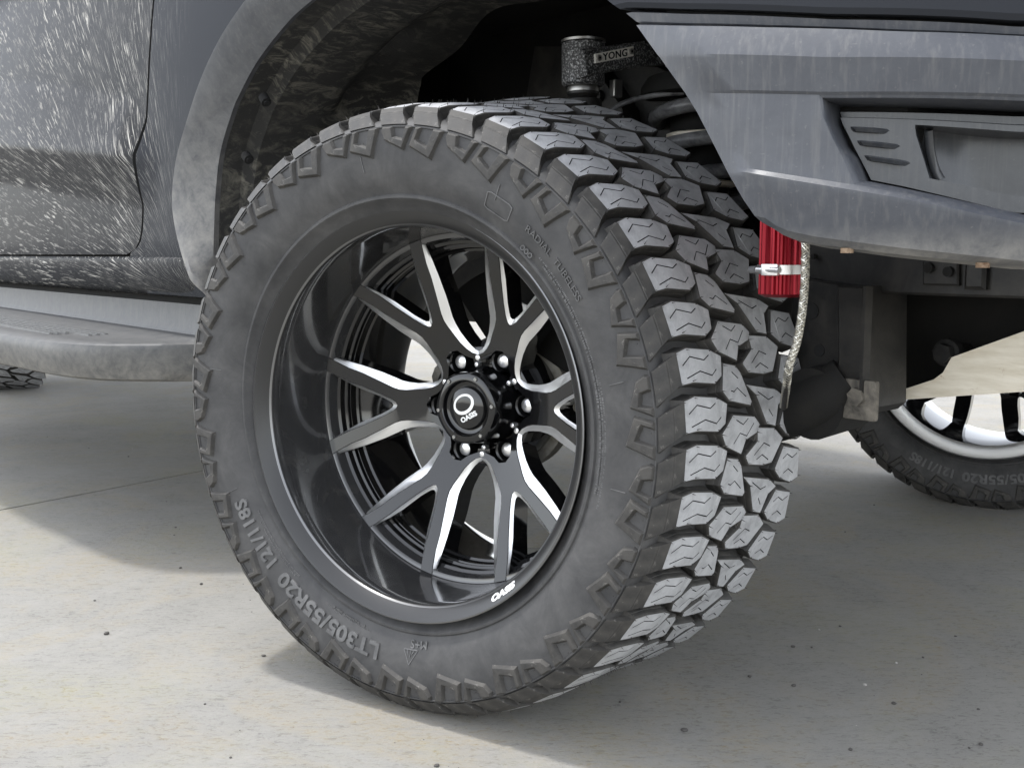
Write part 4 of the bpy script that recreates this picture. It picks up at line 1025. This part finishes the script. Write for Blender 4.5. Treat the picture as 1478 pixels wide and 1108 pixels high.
for sgn in (1, -1):
    for ph in range(6):
        pts = []
        for i, p in enumerate(catmull(hp, 4)):
            p = Vector(p); a = sgn * i * .30 + ph * PI / 3; pts.append(p + Vector((math.cos(a), math.sin(a), 0)) * .0040)
        tube(bm, pts, .0010, 4, False)
o = obj('braid', bm, M_BRAID, hose); o['kind'] = 'stuff'
# frame rail, brackets, lower arm
def slab_y(name, poly, y0, y1, m=None, par=None, bev=.003):
    b = bmesh.new(); P = poly; Q = offset_poly(P, -bev); A = [b.verts.new((x, y0, z)) for x, z in Q]; B = [b.verts.new((x, y0 + bev, z)) for x, z in P]; Cq = [b.verts.new((x, y1, z)) for x, z in P]; n = len(P)
    b.faces.new(A); b.faces.new(Cq[::-1])
    for i in range(n):
        b.faces.new((A[i], A[(i + 1) % n], B[(i + 1) % n], B[i])); b.faces.new((B[i], B[(i + 1) % n], Cq[(i + 1) % n], Cq[i]))
    return obj(name, b, m or M_FRAME, par or truck)
beam = slab_y('cross_beam', [(.345, .700), (.66, .66), (.66, .579), (.46, .5795), (.345, .5785)], .30, .40)
slab_y('beam_bracket', [(.522, .640), (.566, .632), (.568, .592), (.524, .592)], .293, .302, None, beam, .002); slab_y('beam_bracket', [(.575, .635), (.60, .632), (.60, .588), (.575, .588)], .290, .302, None, beam, .004)
for x, z in ((.533, .612), (.557, .608), (.375, .625)):
    bm = bmesh.new(); tube(bm, [(x, .294, z), (x, .287, z)], .006 if x > .5 else .0035, 10); obj('bolt', bm, M_DARK, beam, 40)
slab_y('mount_plate', [(.345, .60), (.432, .59), (.430, .455), (.380, .445), (.345, .46)], .285, .33)
for x, z, r in ((.378, .555, .011), (.392, .505, .008)):
    bm = bmesh.new(); tube(bm, [(x, .2845, z), (x, .2835, z)], r, 16); obj('mount_hole', bm, M_SIPE, truck)
slab_y('arm_bracket', [(.428, .590), (.4665, .590), (.4700, .50), (.4725, .4396), (.4615, .4297), (.437, .4355), (.4300, .4525), (.433, .50)], .262, .36)
bm = bmesh.new(); grid(bm, [[(.4665 + dx, .262 + dy, z) for z in (.59, .52, .455)] for dx, dy in ((0, 0), (.006, -.012), (.010, -.012), (.012, 0))]); obj('bracket_flange', bm, M_FRAME, truck)
bm = bmesh.new(); tube(bm, [(.468, .256, .4560), (.468, .262, .4560)], .0155, 6); tube(bm, [(.468, .248, .4560), (.468, .258, .4560)], .0115, 6); box(bm, (.470, .258, .452), (.046, .010, .050), None, 0, .004); obj('pivot_bolt', bm, M_GRIME, truck, 40)
slab_y('bulkhead', [(.30, .62), (.90, .64), (.90, .505), (.30, .495)], .56, .60, M_DARK)
slab_y('gusset', [(.33, .60), (.70, .60), (.70, .487), (.575, .468), (.455, .442), (.405, .428), (.33, .43)], .47, .50, M_DARK)
bm = bmesh.new(); tube(bm, [(.4102, .415, .5013), (.4102, .40, .5013)], .013, 6); tube(bm, [(.4102, .425, .5013), (.4102, .412, .5013)], .018, 16); tube(bm, [(.4102, .47, .5013), (.4102, .42, .5013)], .009, 10); o = obj('cam_bolt', bm, M_FRAME, truck, 40); o.location = (.085, 0, .0)
bm = bmesh.new(); pts = [(.06, .20, .315), (.20, .22, .36), (.33, .26, .41), (.41, .265, .445), (.44, .28, .47)]
tube(bm, catmull(pts, 5), .034, 14); tube(bm, [(.405, .25, .440), (.405, .33, .445)], .046, 24); obj('lower_control_arm', bm, M_DARK, truck, 50)
# beige skid plate: folded sheet with thickness
SK = [(0.4272, 0.4328), (0.4416, 0.4483), (0.4844, 0.4662), (0.4961, 0.4763), (0.5062, 0.4967), (0.5979, 0.5372), (0.6607, 0.5695), (.78, .61), (.78, .50), (0.6667, 0.4733), (0.6023, 0.4619)]
bm = bmesh.new(); prism(bm, SK, lambda a, b, k: (a, k + (a - .43) * .08, b), .400, .404)
grid(bm, [[(.4272, .40, .4328), (.6023, .4138, .4619), (.6667, .419, .4733), (.78, .428, .50)], [(.43, .80, .420), (.60, .80, .445), (.6667, .80, .458), (.78, .80, .485)]])
obj('skid_plate', bm, M_BEIGE, truck)
# wheel well walls, engine bay underside, floor
bm = bmesh.new()
grid(bm, [[(x, .50, z) for x in (-.72, -.40, .0, .40, .75)] for z in (1.12, .90, .72, .60)]); grid(bm, [[(x, y, 1.04 + .03 * (y > .2)) for x in (-.55, 0, .45)] for y in (-.05, .2, .50)]); grid(bm, [[(-.70, y, z) for y in (.02, .5)] for z in (1.1, .545)])
obj('wheel_well', bm, M_DARK, truck)
bm = bmesh.new(); grid(bm, [[(.50 + (y - .5) * .1, y, z) for y in (.20, .5)] for z in (1.05, .66)]); obj('well_front_wall', bm, M_DARK, truck)
bm = bmesh.new(); prism(bm, [(-.36, .78), (-.30, 1.0), (-.10, .97), (.05, .90), (.06, .80)], lambda a, b, k: (a, k, b), .40, .50); prism(bm, [(-.25, .86), (-.10, .93), (-.04, .86), (-.02, .79), (-.25, .79)], lambda a, b, k: (a, k, b), .36, .41)
tube(bm, [(-.06, .35, .82), (-.06, .37, .82)], .022, 20); tube(bm, [(-.09, .35, .885), (-.09, .365, .885)], .010, 12); tube(bm, [(-.15, .35, .80), (-.15, .37, .80)], .018, 16); obj('shock_tower', bm, M_FRAME, truck, 35)
bm = bmesh.new(); 
box(bm, (-.05, .83, .66), (1.35, .62, .16)); box(bm, (-2.0, .85, .60), (2.7, 1.58, .10)); box(bm, (-3.9, .85, .70), (1.1, .9, .10)); obj('floor_pan', bm, M_BOUNCE, truck)
bm = bmesh.new(); box(bm, (-1.75, .42, .56), (4.0, .09, .13), None, 0, .01); obj('frame_rail', bm, M_FRAME, truck); bm = bmesh.new(); box(bm, (-1.4, 1.26, .56), (4.4, .09, .13), None, 0, .01); obj('frame_rail', bm, M_FRAME, truck)
bm = bmesh.new(); grid(bm, [[(x, 1.20, z) for x in (-.72, .75)] for z in (1.12, .60)]); grid(bm, [[(x, 1.69, z) for x in (-.60, -.35, .35, .60)] for z in (1.14, 1.02)]); obj('far_wheel_well', bm, M_DARK, truck)
